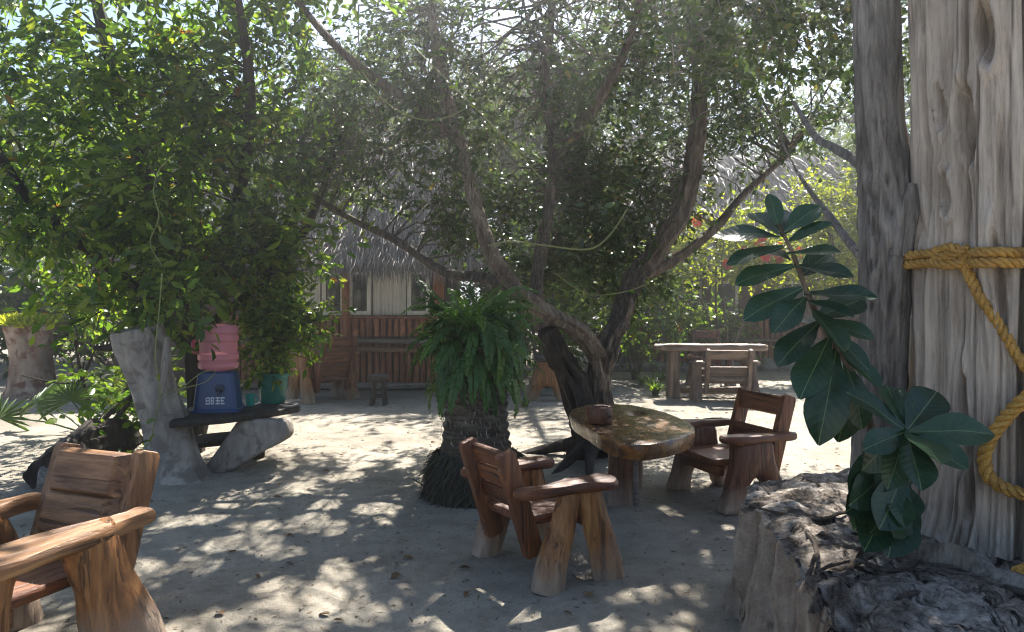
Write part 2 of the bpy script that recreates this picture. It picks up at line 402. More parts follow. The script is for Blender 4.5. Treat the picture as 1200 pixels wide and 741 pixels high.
# ------------------------------------------------------------------ mesh helpers
class MB:
    def __init__(s):
        s.v, s.f = [], []

    def add(s, verts, faces):
        k = len(s.v)
        s.v.extend([tuple(p) for p in verts])
        s.f.extend([tuple(i + k for i in f) for f in faces])

    def box(s, size, mat=None, loc=(0, 0, 0), bevel=0.012):
        hx, hy, hz = size[0] / 2, size[1] / 2, size[2] / 2
        o = [(-hx, -hy), (hx, -hy), (hx, hy), (-hx, hy)]
        mm = (mat if mat is not None else Matrix()) 
        mm = Matrix.Translation(Vector(loc)) @ mm
        s.slab(rounded(o, min(bevel * 1.2, hx * 0.6, hy * 0.6), 2), -hz, hz, min(bevel, hz * 0.5), mm)

    def slab(s, outline, z0, z1, bevel=0.01, mat=None, jit=0.0, seed=0):
        n = len(outline)
        cx = sum(p[0] for p in outline) / n
        cy = sum(p[1] for p in outline) / n
        rings = []
        for z, ins in ((z0, bevel), (z0 + bevel, 0), (z1 - bevel, 0), (z1, bevel)):
            ring = []
            for (x, y) in outline:
                d = max(1e-6, math.hypot(x - cx, y - cy))
                k = 1 - ins / d
                zz = z
                if jit:
                    zz += jit * noise.noise(Vector((x * 4 + seed, y * 4, 1.7 if z > (z0 + z1) / 2 else 8.1)))
                ring.append((cx + (x - cx) * k, cy + (y - cy) * k, zz))
            rings.append(ring)
        vs = [p for r in rings for p in r]
        fs = []
        for k in range(3):
            for i in range(n):
                j = (i + 1) % n
                fs.append((k * n + i, k * n + j, (k + 1) * n + j, (k + 1) * n + i))
        fs.append(tuple(reversed(range(n))))
        fs.append(tuple(range(3 * n, 4 * n)))
        if mat is not None:
            vs = [mat @ Vector(p) for p in vs]
        s.add(vs, fs)

    def tube(s, pts, rad, n=10, wob=0.0, freq=3.0, seed=0.0, cap=True, zs=0.6, squash=None):
        pts = [Vector(p) for p in pts]
        m_ = len(pts)
        t0 = (pts[1] - pts[0]).normalized()
        ref = Vector((1, 0, 0)) if abs(t0.x) < 0.9 else Vector((0, 1, 0))
        u = (ref - t0 * ref.dot(t0)).normalized()
        vs, L = [], 0.0
        for i, p in enumerate(pts):
            if i == 0:
                t = pts[1] - pts[0]
            elif i == m_ - 1:
                t = pts[-1] - pts[-2]
            else:
                t = pts[i + 1] - pts[i - 1]
            t.normalize()
            u = (u - t * u.dot(t)).normalized()
            w = t.cross(u)
            if i:
                L += (p - pts[i - 1]).length
            r = rad[i] if hasattr(rad, '__len__') else rad
            for k in range(n):
                a = 2 * PI * k / n
                rr = r
                if wob:
                    rr *= 1 + wob * noise.fractal(Vector((math.cos(a) * freq * 0.5 + seed, math.sin(a) * freq * 0.5, L * freq * zs)), 0.8, 2.0, 3)
                q = squash if squash else (1, 1)
                vs.append(p + u * (math.cos(a) * rr * q[0]) + w * (math.sin(a) * rr * q[1]))
        fs = []
        for i in range(m_ - 1):
            for k in range(n):
                j = (k + 1) % n
                fs.append((i * n + k, i * n + j, (i + 1) * n + j, (i + 1) * n + k))
        if cap:
            fs.append(tuple(reversed(range(n))))
            fs.append(tuple(range((m_ - 1) * n, m_ * n)))
        s.add(vs, fs)

    def lathe(s, prof, n=24, c=(0, 0, 0), wob=0.0, seed=0, cap=True):
        vs = []
        for (r, z) in prof:
            for k in range(n):
                a = 2 * PI * k / n
                rr = r
                if wob:
                    rr *= 1 + wob * noise.noise(Vector((math.cos(a) * 1.5 + seed, math.sin(a) * 1.5, z * 3)))
                vs.append((c[0] + rr * math.cos(a), c[1] + rr * math.sin(a), c[2] + z))
        fs = []
        for i in range(len(prof) - 1):
            for k in range(n):
                j = (k + 1) % n
                fs.append((i * n + k, i * n + j, (i + 1) * n + j, (i + 1) * n + k))
        if cap:
            fs.append(tuple(reversed(range(n))))
            fs.append(tuple(range((len(prof) - 1) * n, len(prof) * n)))
        s.add(vs, fs)

    def blob(s, c, r, seed=0, wob=0.25, n=14, m_=9):
        prof = []
        vs, fs = [], []
        for i in range(m_ + 1):
            th = PI * i / m_
            for k in range(n):
                a = 2 * PI * k / n
                d = Vector((math.sin(th) * math.cos(a), math.sin(th) * math.sin(a), -math.cos(th)))
                q = 1 + wob * noise.noise(d * 1.3 + Vector((seed * 3.1, seed * 1.7, seed)))
                vs.append((c[0] + d.x * r[0] * q, c[1] + d.y * r[1] * q, c[2] + d.z * r[2] * q))
        for i in range(m_):
            for k in range(n):
                j = (k + 1) % n
                fs.append((i * n + k, i * n + j, (i + 1) * n + j, (i + 1) * n + k))
        s.add(vs, fs)

    def mesh(s, name, mat, smooth=True):
        me = bpy.data.meshes.new(name)
        me.from_pydata(s.v, [], s.f)
        me.materials.append(M[mat] if isinstance(mat, str) else mat)
        if smooth:
            me.polygons.foreach_set('use_smooth', [True] * len(me.polygons))
            try:
                me.set_sharp_from_angle(angle=R(38))
            except Exception:
                pass
        me.update()
        return me

    def build(s, name, mat, parent=None, smooth=True):
        return link(name, s.mesh(name, mat, smooth), parent)


def link(name, me, parent=None, mw=None):
    o = bpy.data.objects.new(name, me)
    COL.objects.link(o)
    if parent is not None:
        o.parent = parent
    if mw is not None:
        o.matrix_local = mw
    return o


def rounded(pts, r, k=3):
    out = []
    n = len(pts)
    for i in range(n):
        p0, p1, p2 = Vector(pts[i - 1]), Vector(pts[i]), Vector(pts[(i + 1) % n])
        a = p1 + (p0 - p1).normalized() * min(r, (p0 - p1).length * 0.45)
        b_ = p1 + (p2 - p1).normalized() * min(r, (p2 - p1).length * 0.45)
        for q in range(k + 1):
            t = q / k
            out.append(tuple(a * (1 - t) ** 2 + p1 * 2 * t * (1 - t) + b_ * t * t))
    return out


def spline(pts, per=4, closed=False):
    pts = [Vector(p) for p in pts]
    out = []
    n = len(pts)
    rng = range(n) if closed else range(n - 1)
    for i in rng:
        if closed:
            p0, p1, p2, p3 = pts[i - 1], pts[i], pts[(i + 1) % n], pts[(i + 2) % n]
        else:
            p0, p1, p2, p3 = pts[max(0, i - 1)], pts[i], pts[i + 1], pts[min(n - 1, i + 2)]
        for k in range(per):
            t = k / per
            out.append(0.5 * ((2 * p1) + (p2 - p0) * t + (2 * p0 - 5 * p1 + 4 * p2 - p3) * t * t + (3 * p1 - p0 - 3 * p2 + p3) * t ** 3))
    if not closed:
        out.append(pts[-1])
    return out


def lerp_list(a, n):
    x = np.linspace(0, len(a) - 1, n)
    return list(np.interp(x, range(len(a)), a))


def empty(name, loc, rz=0.0):
    o = bpy.data.objects.new(name, None)
    COL.objects.link(o)
    o.location = loc
    o.rotation_euler = (0, 0, rz)
    o.empty_display_size = 0.2
    return o


def tag(o, label=None, cat=None, group=None, kind=None):
    if label:
        o['label'] = label
    if cat:
        o['category'] = cat
    if group:
        o['group'] = group
    if kind:
        o['kind'] = kind
    return o


def thing(name, loc, label, cat, rz=0.0, group=None):
    return tag(empty(name, loc, rz), label, cat, group)


def np_mesh(name, V, quads, mat, smooth=False):
    """V (n,3); quads list of (k, idx array (m,k)) face groups"""
    me = bpy.data.meshes.new(name)
    V = np.ascontiguousarray(V, dtype=np.float32)
    me.vertices.add(len(V))
    me.vertices.foreach_set('co', V.ravel())
    idx = np.concatenate([q.ravel() for k, q in quads]).astype(np.int32)
    tot = np.concatenate([np.full(len(q), k, dtype=np.int32) for k, q in quads])
    st = np.concatenate([[0], np.cumsum(tot)[:-1]]).astype(np.int32)
    me.loops.add(len(idx))
    me.loops.foreach_set('vertex_index', idx)
    me.polygons.add(len(tot))
    me.polygons.foreach_set('loop_start', st)
    me.polygons.foreach_set('loop_total', tot)
    if smooth:
        me.polygons.foreach_set('use_smooth', np.ones(len(tot), dtype=bool))
    me.materials.append(M[mat])
    me.update(calc_edges=True)
    return me


# leaf templates: length along +x, width along y, normal +z
LEAF6 = (np.array([(0, 0, 0), (0.35, 0.5, 0.03), (0.35, -0.5, 0.03), (0.72, 0.36, 0.0), (0.72, -0.36, 0.0), (1, 0, -0.06)], float),
         [(3, np.array([[0, 2, 1], [3, 4, 5]])), (4, np.array([[1, 2, 4, 3]]))])
LEAF8 = (np.array([(0, 0, 0), (0.3, 0.42, 0.07), (0.3, 0, -0.02), (0.3, -0.42, 0.07), (0.68, 0.46, 0.04), (0.68, 0, -0.05), (0.68, -0.46, 0.04), (1, 0, -0.12)], float),
         [(3, np.array([[0, 2, 1], [0, 3, 2], [4, 5, 7], [5, 6, 7]])), (4, np.array([[1, 2, 5, 4], [2, 3, 6, 5]]))])
STRIP = (np.array([(0, 0.5, 0), (0, -0.5, 0), (0.6, 0.4, 0.0), (0.6, -0.4, 0.0), (1, 0.0, -0.08)], float),
         [(3, np.array([[2, 3, 4]])), (4, np.array([[0, 1, 3, 2]]))])


def leaves_mesh(name, pos, dirs, nors, length, width, mat, tpl=LEAF6):
    n = len(pos)
    d = dirs / np.maximum(1e-6, np.linalg.norm(dirs, axis=1, keepdims=True))
    y = np.cross(nors, d)
    y /= np.maximum(1e-6, np.linalg.norm(y, axis=1, keepdims=True))
    z = np.cross(d, y)
    T, faces = tpl
    k = len(T)
    V = (pos[:, None, :] + (T[None, :, 0, None] * length[:, None, None]) * d[:, None, :]
         + (T[None, :, 1, None] * width[:, None, None]) * y[:, None, :]
         + (T[None, :, 2, None] * length[:, None, None]) * z[:, None, :]).reshape(-1, 3)
    off = (np.arange(n) * k)[:, None, None]
    qs = [(kk, (f[None] + off).reshape(-1, kk)) for kk, f in faces]
    return np_mesh(name, V, qs, mat)


# gaps in the crowns: each lets one sun fleck down to the place where the photograph shows it
FLECK = [(307, 560), (417, 548), (400, 560), (470, 543), (450, 532), (260, 590), (357, 617), (362, 612), (393, 618), (313, 637), (260, 640), (200, 610), (460, 633), (468, 626), (523, 640), (403, 660), (433, 667), (467, 657),
         (487, 680), (480, 690), (397, 688), (387, 707), (387, 718), (480, 727), (540, 733), (303, 683), (343, 687), (170, 660), (183, 670), (230, 663), (263, 723), (225, 735), (553, 590), (650, 530), (612, 545), (640, 560), (690, 540),
         (770, 600), (850, 655), (760, 690), (820, 700), (700, 735), (740, 705), (600, 720), (590, 690), (330, 650), (290, 615), (235, 610), (345, 735), (310, 715), (430, 720), (505, 610), (440, 600), (380, 590), (340, 575), (505, 560), (520, 700), (640, 735), (790, 735), (845, 620), (150, 690)]


def make_gaps():
    rng = random.Random(14)
    g, r = [], []
    for (x, y) in FLECK:
        for k in range(rng.randint(2, 4)):
            p = G(x + rng.uniform(-16, 16), y + rng.uniform(-5, 5))
            g.append(p)
            r.append(rng.uniform(0.045, 0.10))
    for (x, y, z, rr) in ((905, 575, 0.6, 0.09), (985, 575, 0.6, 0.12), (1000, 600, 0.6, 0.08), (975, 652, 0.6, 0.06), (950, 620, 0.6, 0.05), (768, 502, 0.66, 0.10), (790, 505, 0.66, 0.07), (705, 490, 0.7, 0.05), (835, 540, 0.38, 0.10), (810, 530, 0.38, 0.07),
                          (90, 618, 0.6, 0.05), (60, 632, 0.6, 0.04), (120, 540, 0.8, 0.05), (640, 573, 0.58, 0.04), (690, 558, 0.58, 0.04), (590, 545, 0.7, 0.03), (890, 505, 0.6, 0.05), (1080, 580, 0.8, 0.05)):
        g.append(G(x, y, z))
        r.append(rr)
    return np.array(g, float), np.array(r)


GAP_P, GAP_R = make_gaps()


def in_gap(pos, pad):
    bad = np.zeros(len(pos), bool)
    sd = np.array(SDIR)
    for g, r in zip(GAP_P, GAP_R):
        v = pos - g
        t = v @ sd
        d2 = (v * v).sum(1) - t * t
        bad |= d2 < (r + pad) ** 2
    return bad


def foliage(root, clumps, n_cl, limb_pts, seed, mat, leaf=0.08, wr=0.42, twigs=8, per=9, twig_len=0.38, droop=0.15, tpl=LEAF6, bark='bark', spread=0.35, names=('branches', 'crown'), br_r=0.018, shell=0.55, offset=True):
    """branches reaching from the limbs into the crown's clumps, with leafy twigs all through them"""
    rng = np.random.default_rng(seed)
    base = np.array(root.location) if offset else np.zeros(3)
    w = np.array([c[2] for c in clumps], float)
    w /= w.sum()
    ids = rng.choice(len(clumps), n_cl, p=w)
    C = np.array([clumps[i][0] for i in ids], float)
    Rr = np.array([clumps[i][1] for i in ids], float)
    u = rng.normal(size=(n_cl, 3))
    u /= np.linalg.norm(u, axis=1, keepdims=True)
    rad = rng.random(n_cl) ** shell
    cl = C + u * Rr * rad[:, None]
    cl[:, 2] = np.maximum(cl[:, 2], 0.3)
    LP = np.array(limb_pts, float)
    mb = MB()
    for c in cl:
        d2 = ((LP - c) ** 2).sum(1) + 0.4 * np.maximum(0, LP[:, 2] - c[2]) ** 2
        k = int(np.argsort(d2)[min(len(LP) - 1, int(rng.integers(0, 3)))])
        a = LP[k]
        ln = np.linalg.norm(c - a)
        mid1 = a + (c - a) * 0.35 + rng.normal(size=3) * 0.10 * ln + np.array([0, 0, 0.10 * ln])
        mid2 = a + (c - a) * 0.7 + rng.normal(size=3) * 0.08 * ln + np.array([0, 0, 0.07 * ln])
        r0 = br_r * min(1.8, 0.6 + ln * 0.35)
        pts = spline([a - base, mid1 - base, mid2 - base, c - base], 2)
        mb.tube(pts, lerp_list([r0, r0 * 0.7, r0 * 0.5, r0 * 0.28], len(pts)), 4, cap=False)
    nt_ = n_cl * twigs
    tb = np.repeat(cl, twigs, 0) + rng.normal(size=(nt_, 3)) * spread * np.array([1, 1, 0.7])
    td = rng.normal(size=(nt_, 3)) + np.repeat(u, twigs, 0) * 0.6
    td[:, 2] -= droop
    td /= np.linalg.norm(td, axis=1, keepdims=True)
    tl = twig_len * rng.uniform(0.5, 1.2, nt_)
    # twig stems
    t0 = np.repeat(cl, twigs, 0) * 0.25 + tb * 0.75
    te = tb + td * tl[:, None]
    side = np.cross(td, rng.normal(size=(nt_, 3)))
    side /= np.linalg.norm(side, axis=1, keepdims=True)
    tw = 0.0035 + leaf * 0.02
    V = np.stack([t0 + side * tw, t0 - side * tw, te], 1).reshape(-1, 3) - base
    k0 = len(mb.v)
    mb.v.extend(map(tuple, V))
    mb.f.extend([(k0 + 3 * i, k0 + 3 * i + 1, k0 + 3 * i + 2) for i in range(nt_)])
    br = mb.build(names[0], bark, root)
    n = nt_ * per
    f = np.tile(np.linspace(0.1, 1.0, per), nt_) + rng.normal(size=n) * 0.03
    pos = np.repeat(tb, per, 0) + np.repeat(td * tl[:, None], per, 0) * f[:, None]
    alt = np.tile(np.where(np.arange(per) % 2 == 0, 1.0, -1.0), nt_)
    flat = np.cross(td, np.array([0, 0, 1.0]) + rng.normal(size=(nt_, 3)) * 0.35)
    flat /= np.maximum(1e-6, np.linalg.norm(flat, axis=1, keepdims=True))
    dirs = np.repeat(td, per, 0) * 0.65 + np.repeat(flat, per, 0) * (alt * rng.uniform(0.4, 1.0, n))[:, None] + rng.normal(size=(n, 3)) * 0.32
    dirs[:, 2] -= droop * 0.6
    nors = rng.normal(size=(n, 3)) * 0.45 + np.repeat(rng.normal(size=(nt_, 3)) * 0.4, per, 0)
    nors[:, 2] += 0.75
    ln = leaf * rng.uniform(0.5, 1.2, n) * np.repeat(rng.uniform(0.7, 1.25, nt_), per)
    wd = ln * wr * rng.uniform(0.8, 1.2, n)
    keep = ~in_gap(pos + dirs / np.linalg.norm(dirs, axis=1, keepdims=True) * (ln * 0.5)[:, None], leaf * 0.3)
    me = leaves_mesh(names[1], (pos - base)[keep], dirs[keep], nors[keep], ln[keep], wd[keep], mat, tpl)
    cr = link(names[1], me, root)
    return cr, cl


# ================================================================== THE SETTING
def ground_h(x, y):
    return 0.018 * noise.fractal(Vector((x * 0.7, y * 0.7, 3.3)), 0.9, 2.0, 4) - 0.016 * max(0.0, noise.noise(Vector((x * 4.2, y * 3.4, 9.1))) - 0.12) + 0.008 * noise.noise(Vector((x * 9, y * 9, 1.1)))


def make_ground():
    near = np.arange(-9, 9.01, 0.065)
    xs = np.concatenate([[-320, -160, -80, -40, -22, -14, -11], near, [11, 14, 22, 40, 80, 160, 320]])
    ny = np.arange(0.5, 15.01, 0.065)
    ys = np.concatenate([[-120, -40, -12, -4, -1], ny, [17, 20, 25, 32, 45, 80, 160, 400]])
    V = np.zeros((len(ys), len(xs), 3))
    for j, y in enumerate(ys):
        for i, x in enumerate(xs):
            z = ground_h(x, y) if (abs(x) < 9.1 and 0.4 < y < 15.1) else 0
            V[j, i] = (x, y, z)
    a = np.arange(len(ys) * len(xs)).reshape(len(ys), len(xs))
    q = np.stack([a[:-1, :-1], a[:-1, 1:], a[1:, 1:], a[1:, :-1]], -1).reshape(-1, 4)
    return tag(link('ground', np_mesh('ground', V.reshape(-1, 3), [(4, q)], 'sand', True)), kind='structure')


make_ground()


# ------------------------------------------------------------------ thatched houses
def thatch(parent, A, B, C_, D, rows, per_row, seed, length=0.55, width=0.03, fringe=True):
    """thatch strips over the quad A-B (eave, left to right) to D-C (ridge)"""
    rng = np.random.default_rng(seed)
    A, B, C_, D = [np.array(p, float) for p in (A, B, C_, D)]
    pos, dirs, nors, lens, wid = [], [], [], [], []
    nrm = np.cross(B - A, D - A)
    nrm /= np.linalg.norm(nrm)
    if nrm[2] < 0:
        nrm = -nrm
    for r in range(rows):
        v = (r + 0.6) / rows
        e0, e1 = A + (D - A) * v, B + (C_ - B) * v
        n = max(6, int(per_row * np.linalg.norm(e1 - e0) / np.linalg.norm(B - A)))
        u = rng.random(n)
        p = e0 + (e1 - e0) * u[:, None] + nrm * (0.05 + 0.05 * rng.random(n))[:, None]
        slope = (A - D) * (1 - u)[:, None] + (B - C_) * u[:, None]
        slope /= np.linalg.norm(slope, axis=1, keepdims=True)
        d = slope + rng.normal(size=(n, 3)) * 0.17 + nrm * 0.03
        if r == 0 and fringe:
            d[:, 2] -= 0.55
        pos.append(p)
        dirs.append(d)
        nn = nrm + rng.normal(size=(n, 3)) * 0.35
        nors.append(nn)
        lens.append(length * rng.uniform(0.6, 1.3, n))
        wid.append(width * rng.uniform(0.5, 1.4, n))
    me = leaves_mesh('thatch', np.concatenate(pos), np.concatenate(dirs), np.concatenate(nors), np.concatenate(lens), np.concatenate(wid), 'thatch', STRIP)
    return tag(link('thatch', me, parent), kind='stuff')


LOGM = []
for k in range(5):
    q = MB()
    q.tube([(0, 0, 0), (0.004 * k, 0, 0.3), (0, 0.004, 0.7), (0, 0, 1)], [0.056, 0.053, 0.05, 0.054], 8, 0.12, 2, k * 3.3)
    LOGM.append(q.mesh('log', 'redlog'))


def log_row(parent, x0, x1, y, z0, z1, seed, step=0.125):
    rng = random.Random(seed)
    x = x0
    while x < x1:
        s = rng.uniform(0.82, 1.18)
        mw = Matrix.Translation((x, y + rng.uniform(-0.015, 0.015), z0)) @ Matrix.Rotation(rng.uniform(-0.02, 0.02), 4, 'Y') @ Matrix.Diagonal((s, s, z1 - z0, 1))
        link('log', LOGM[rng.randrange(5)], parent, mw)
        x += step * (0.5 + s * 0.5)


def window(parent, xc, y, z0, w, h, mullion=None):
    q = MB()
    t = 0.075
    q.box((t, 0.06, h), None, (xc - w / 2 + t / 2, y, z0 + h / 2), 0.006)
    q.box((t, 0.06, h), None, (xc + w / 2 - t / 2, y, z0 + h / 2), 0.006)
    q.box((w - 2 * t, 0.056, t), None, (xc, y, z0 + t / 2), 0.006)
    q.box((w - 2 * t, 0.056, t), None, (xc, y, z0 + h - t / 2), 0.006)
    if mullion:
        q.box((w - 2 * t, 0.052, 0.05), None, (xc, y, z0 + mullion), 0.006)
    wobj = q.build('window', 'white', parent)
    g = MB()
    g.box((w - 2 * t, 0.012, h - 2 * t), None, (xc, y + 0.005, z0 + h / 2), 0.002)
    g.build('pane', 'glass', wobj)
    return wobj


def house_one():
    y = 13.35
    h = thing('thatched_house', (-3.6, y, 0), 'thatched hut with red-brown log wall, white casement windows and pale curtains', 'house')
    ox = 3.6           # local x = world x + 3.6
    L, Rr = -7.4 + ox, -1.25 + ox
    q = MB()
    q.box((Rr - L, 0.1, 2.5), None, ((L + Rr) / 2, 0.18, 1.25))
    q.box((0.1, 3.9, 2.5), None, (Rr - 0.05, 2.15, 1.25))
    q.box((0.1, 3.9, 2.5), None, (L + 0.05, 2.15, 1.25))
    q.box((Rr - L, 0.1, 2.5), None, ((L + Rr) / 2, 4.1, 1.25))
    q.build('wall', 'wallboard', h)
    log_row(h, L + 1.7, Rr - 0.1, 0.05, 0.99, 1.31, 5)
    log_row(h, L + 1.7, Rr - 0.1, 0.05, 0.12, 0.86, 6)
    q = MB(); q.box((Rr - L - 1.6, 0.16, 0.05), None, ((L + 1.6 + Rr) / 2, 0.02, 1.345), 0.01); q.build('window_sill', 'redlog', h)
    q = MB(); q.tube([(L + 1.5, -0.05, 0.93), (0.3, -0.06, 0.915), (Rr, -0.05, 0.90)], [0.05, 0.048, 0.05], 8, 0.1); q.build('rail', 'greywood', h)
    q = MB(); q.tube([(L + 1.7, -0.04, 0.10), (0.3, -0.05, 0.09), (Rr, -0.04, 0.08)], [0.06, 0.065, 0.06], 8, 0.1); q.build('rail', 'greywood', h)
    # plank seat edge
    q = MB(); q.slab([(-0.05, -0.35), (1.95, -0.35), (1.95, 0.0), (-0.05, 0.0)], 0.72, 0.80, 0.02); q.build('bench_plank', 'honey_x', h)
    for xc, w_ in ((-4.62, 0.5), (-3.31, 0.42), (-2.82, 0.42), (-1.73, 0.42)):
        window(h, xc + ox, 0.09, 1.38, w_, 1.05, 0.78)
    for xa, xb in ((-4.35, -3.55), (-2.58, -1.96)):
        c = MB()
        n = 60
        vs, fs = [], []
        for i in range(n + 1):
            x = xa + (xb - xa) * i / n
            yy = 0.1 + 0.018 * math.sin(i * 0.9) + 0.012 * math.sin(i * 0.37 + 1)
            for z in (1.38, 1.9, 2.42):
                vs.append((x + ox, yy, z))
        for i in range(n):
            for k in range(2):
                a = i * 3 + k
                fs.append((a, a + 3, a + 4, a + 1))
        c.add(vs, fs)
        c.build('curtain', 'curtain', h)
    for x in (-5.8, -3.07, -1.36):
        q = MB(); q.tube([(x + ox, 0.0, 0), (x + ox + 0.01, 0.0, 1.2), (x + ox, 0.0, 2.5)], [0.085 if x < -2 and x > -4 else 0.12, 0.1 if x == -1.36 else 0.07, 0.1 if x == -1.36 else 0.07], 10, 0.08); q.build('post', 'post', h)
    # hip roof
    e = 2.2
    A, B = (L - 0.7, -0.85, e), (Rr + 0.75, -0.85, e)
    Bb, Ab = (Rr + 0.75, 4.9, e), (L - 0.7, 4.9, e)
    C_, D = (Rr - 0.35, 2.05, 5.15), (L + 1.3, 2.05, 5.15)
    q = MB()
    q.add([A, B, Bb, Ab, C_, D], [(0, 1, 4, 5), (1, 2, 4), (2, 3, 5, 4), (3, 0, 5), (3, 2, 1, 0)])
    rf = q.build('roof', 'thatch_base', h, False)
    t1 = thatch(rf, A, B, C_, D, 30, 1500, 3, 0.42, 0.014)
    t2 = thatch(rf, B, Bb, C_, C_, 20, 600, 4, 0.5, 0.022)
    return h


house_one()


def house_two():
    y = 18.6
    h = thing('thatched_house', (7.2, y, 0), 'far thatched hut with dark log wall behind the stone border', 'house')
    ox = -7.2
    L, Rr = 2.9 + ox, 11.6 + ox
    q = MB()
    q.box((Rr - L, 0.1, 2.7), None, ((L + Rr) / 2, 0.18, 1.35))
    q.box((0.1, 4.4, 2.7), None, (L + 0.05, 2.4, 1.35))
    q.box((0.1, 4.4, 2.7), None, (Rr - 0.05, 2.4, 1.35))
    q.build('wall', 'wallboard', h)
    log_row(h, L + 0.2, Rr - 1.6, 0.05, 0.75, 1.25, 15, 0.15)
    log_row(h, L + 0.2, Rr - 1.6, 0.05, 0.1, 0.62, 16, 0.15)
    for z in (0.68, 1.3, 0.08):
        q = MB(); q.tube([(L, -0.05, z), (0, -0.06, z + 0.01), (Rr - 1.4, -0.05, z)], 0.06, 8, 0.1); q.build('rail', 'oldwood_x', h)
    for px, w_ in ((745, 0.7), (806, 0.75), (852, 0.62), (930, 0.7)):
        window(h, (px - 600) / F * y + ox, 0.09, 1.36, w_, 0.85)
    for x in (L + 0.1, 5.05 + ox, 7.6 + ox, Rr - 1.5):
        q = MB(); q.tube([(x, -0.02, 0), (x, -0.02, 1.3), (x, -0.02, 2.6)], 0.11, 9, 0.1); q.build('post', 'bark_pale', h)
    q = MB(); q.box((1.1, 0.08, 2.0), None, (Rr - 0.75, 0.08, 1.02)); q.build('door', 'post', h)
    e = 2.55
    A, B = (L - 0.8, -0.9, e), (Rr + 0.8, -0.9, e)
    Bb, Ab = (Rr + 0.8, 5.4, e), (L - 0.8, 5.4, e)
    C_, D = (Rr - 1.4, 2.3, 5.9), (L + 0.9, 2.3, 5.9)
    q = MB()
    q.add([A, B, Bb, Ab, C_, D], [(0, 1, 4, 5), (1, 2, 4), (2, 3, 5, 4), (3, 0, 5), (3, 2, 1, 0)])
    rf = q.build('roof', 'thatch_base', h, False)
    thatch(rf, A, B, C_, D, 16, 560, 13, 0.65, 0.045)
    thatch(rf, Ab, A, D, D, 12, 260, 14, 0.65, 0.045)


house_two()


# ------------------------------------------------------------------ trees
def limb_mesh(root, name, pts, rad, mat, n=16, wob=0.3, seed=0.0, per=6, freq=5.0):
    base = Vector(root.location)
    sp = spline([Vector(p) - base for p in pts], per)
    q = MB()
    q.tube(sp, lerp_list(rad, len(sp)), n, wob, freq, seed, zs=0.35)
    q.build(name, mat, root)
    return [tuple(p + base) for p in sp]


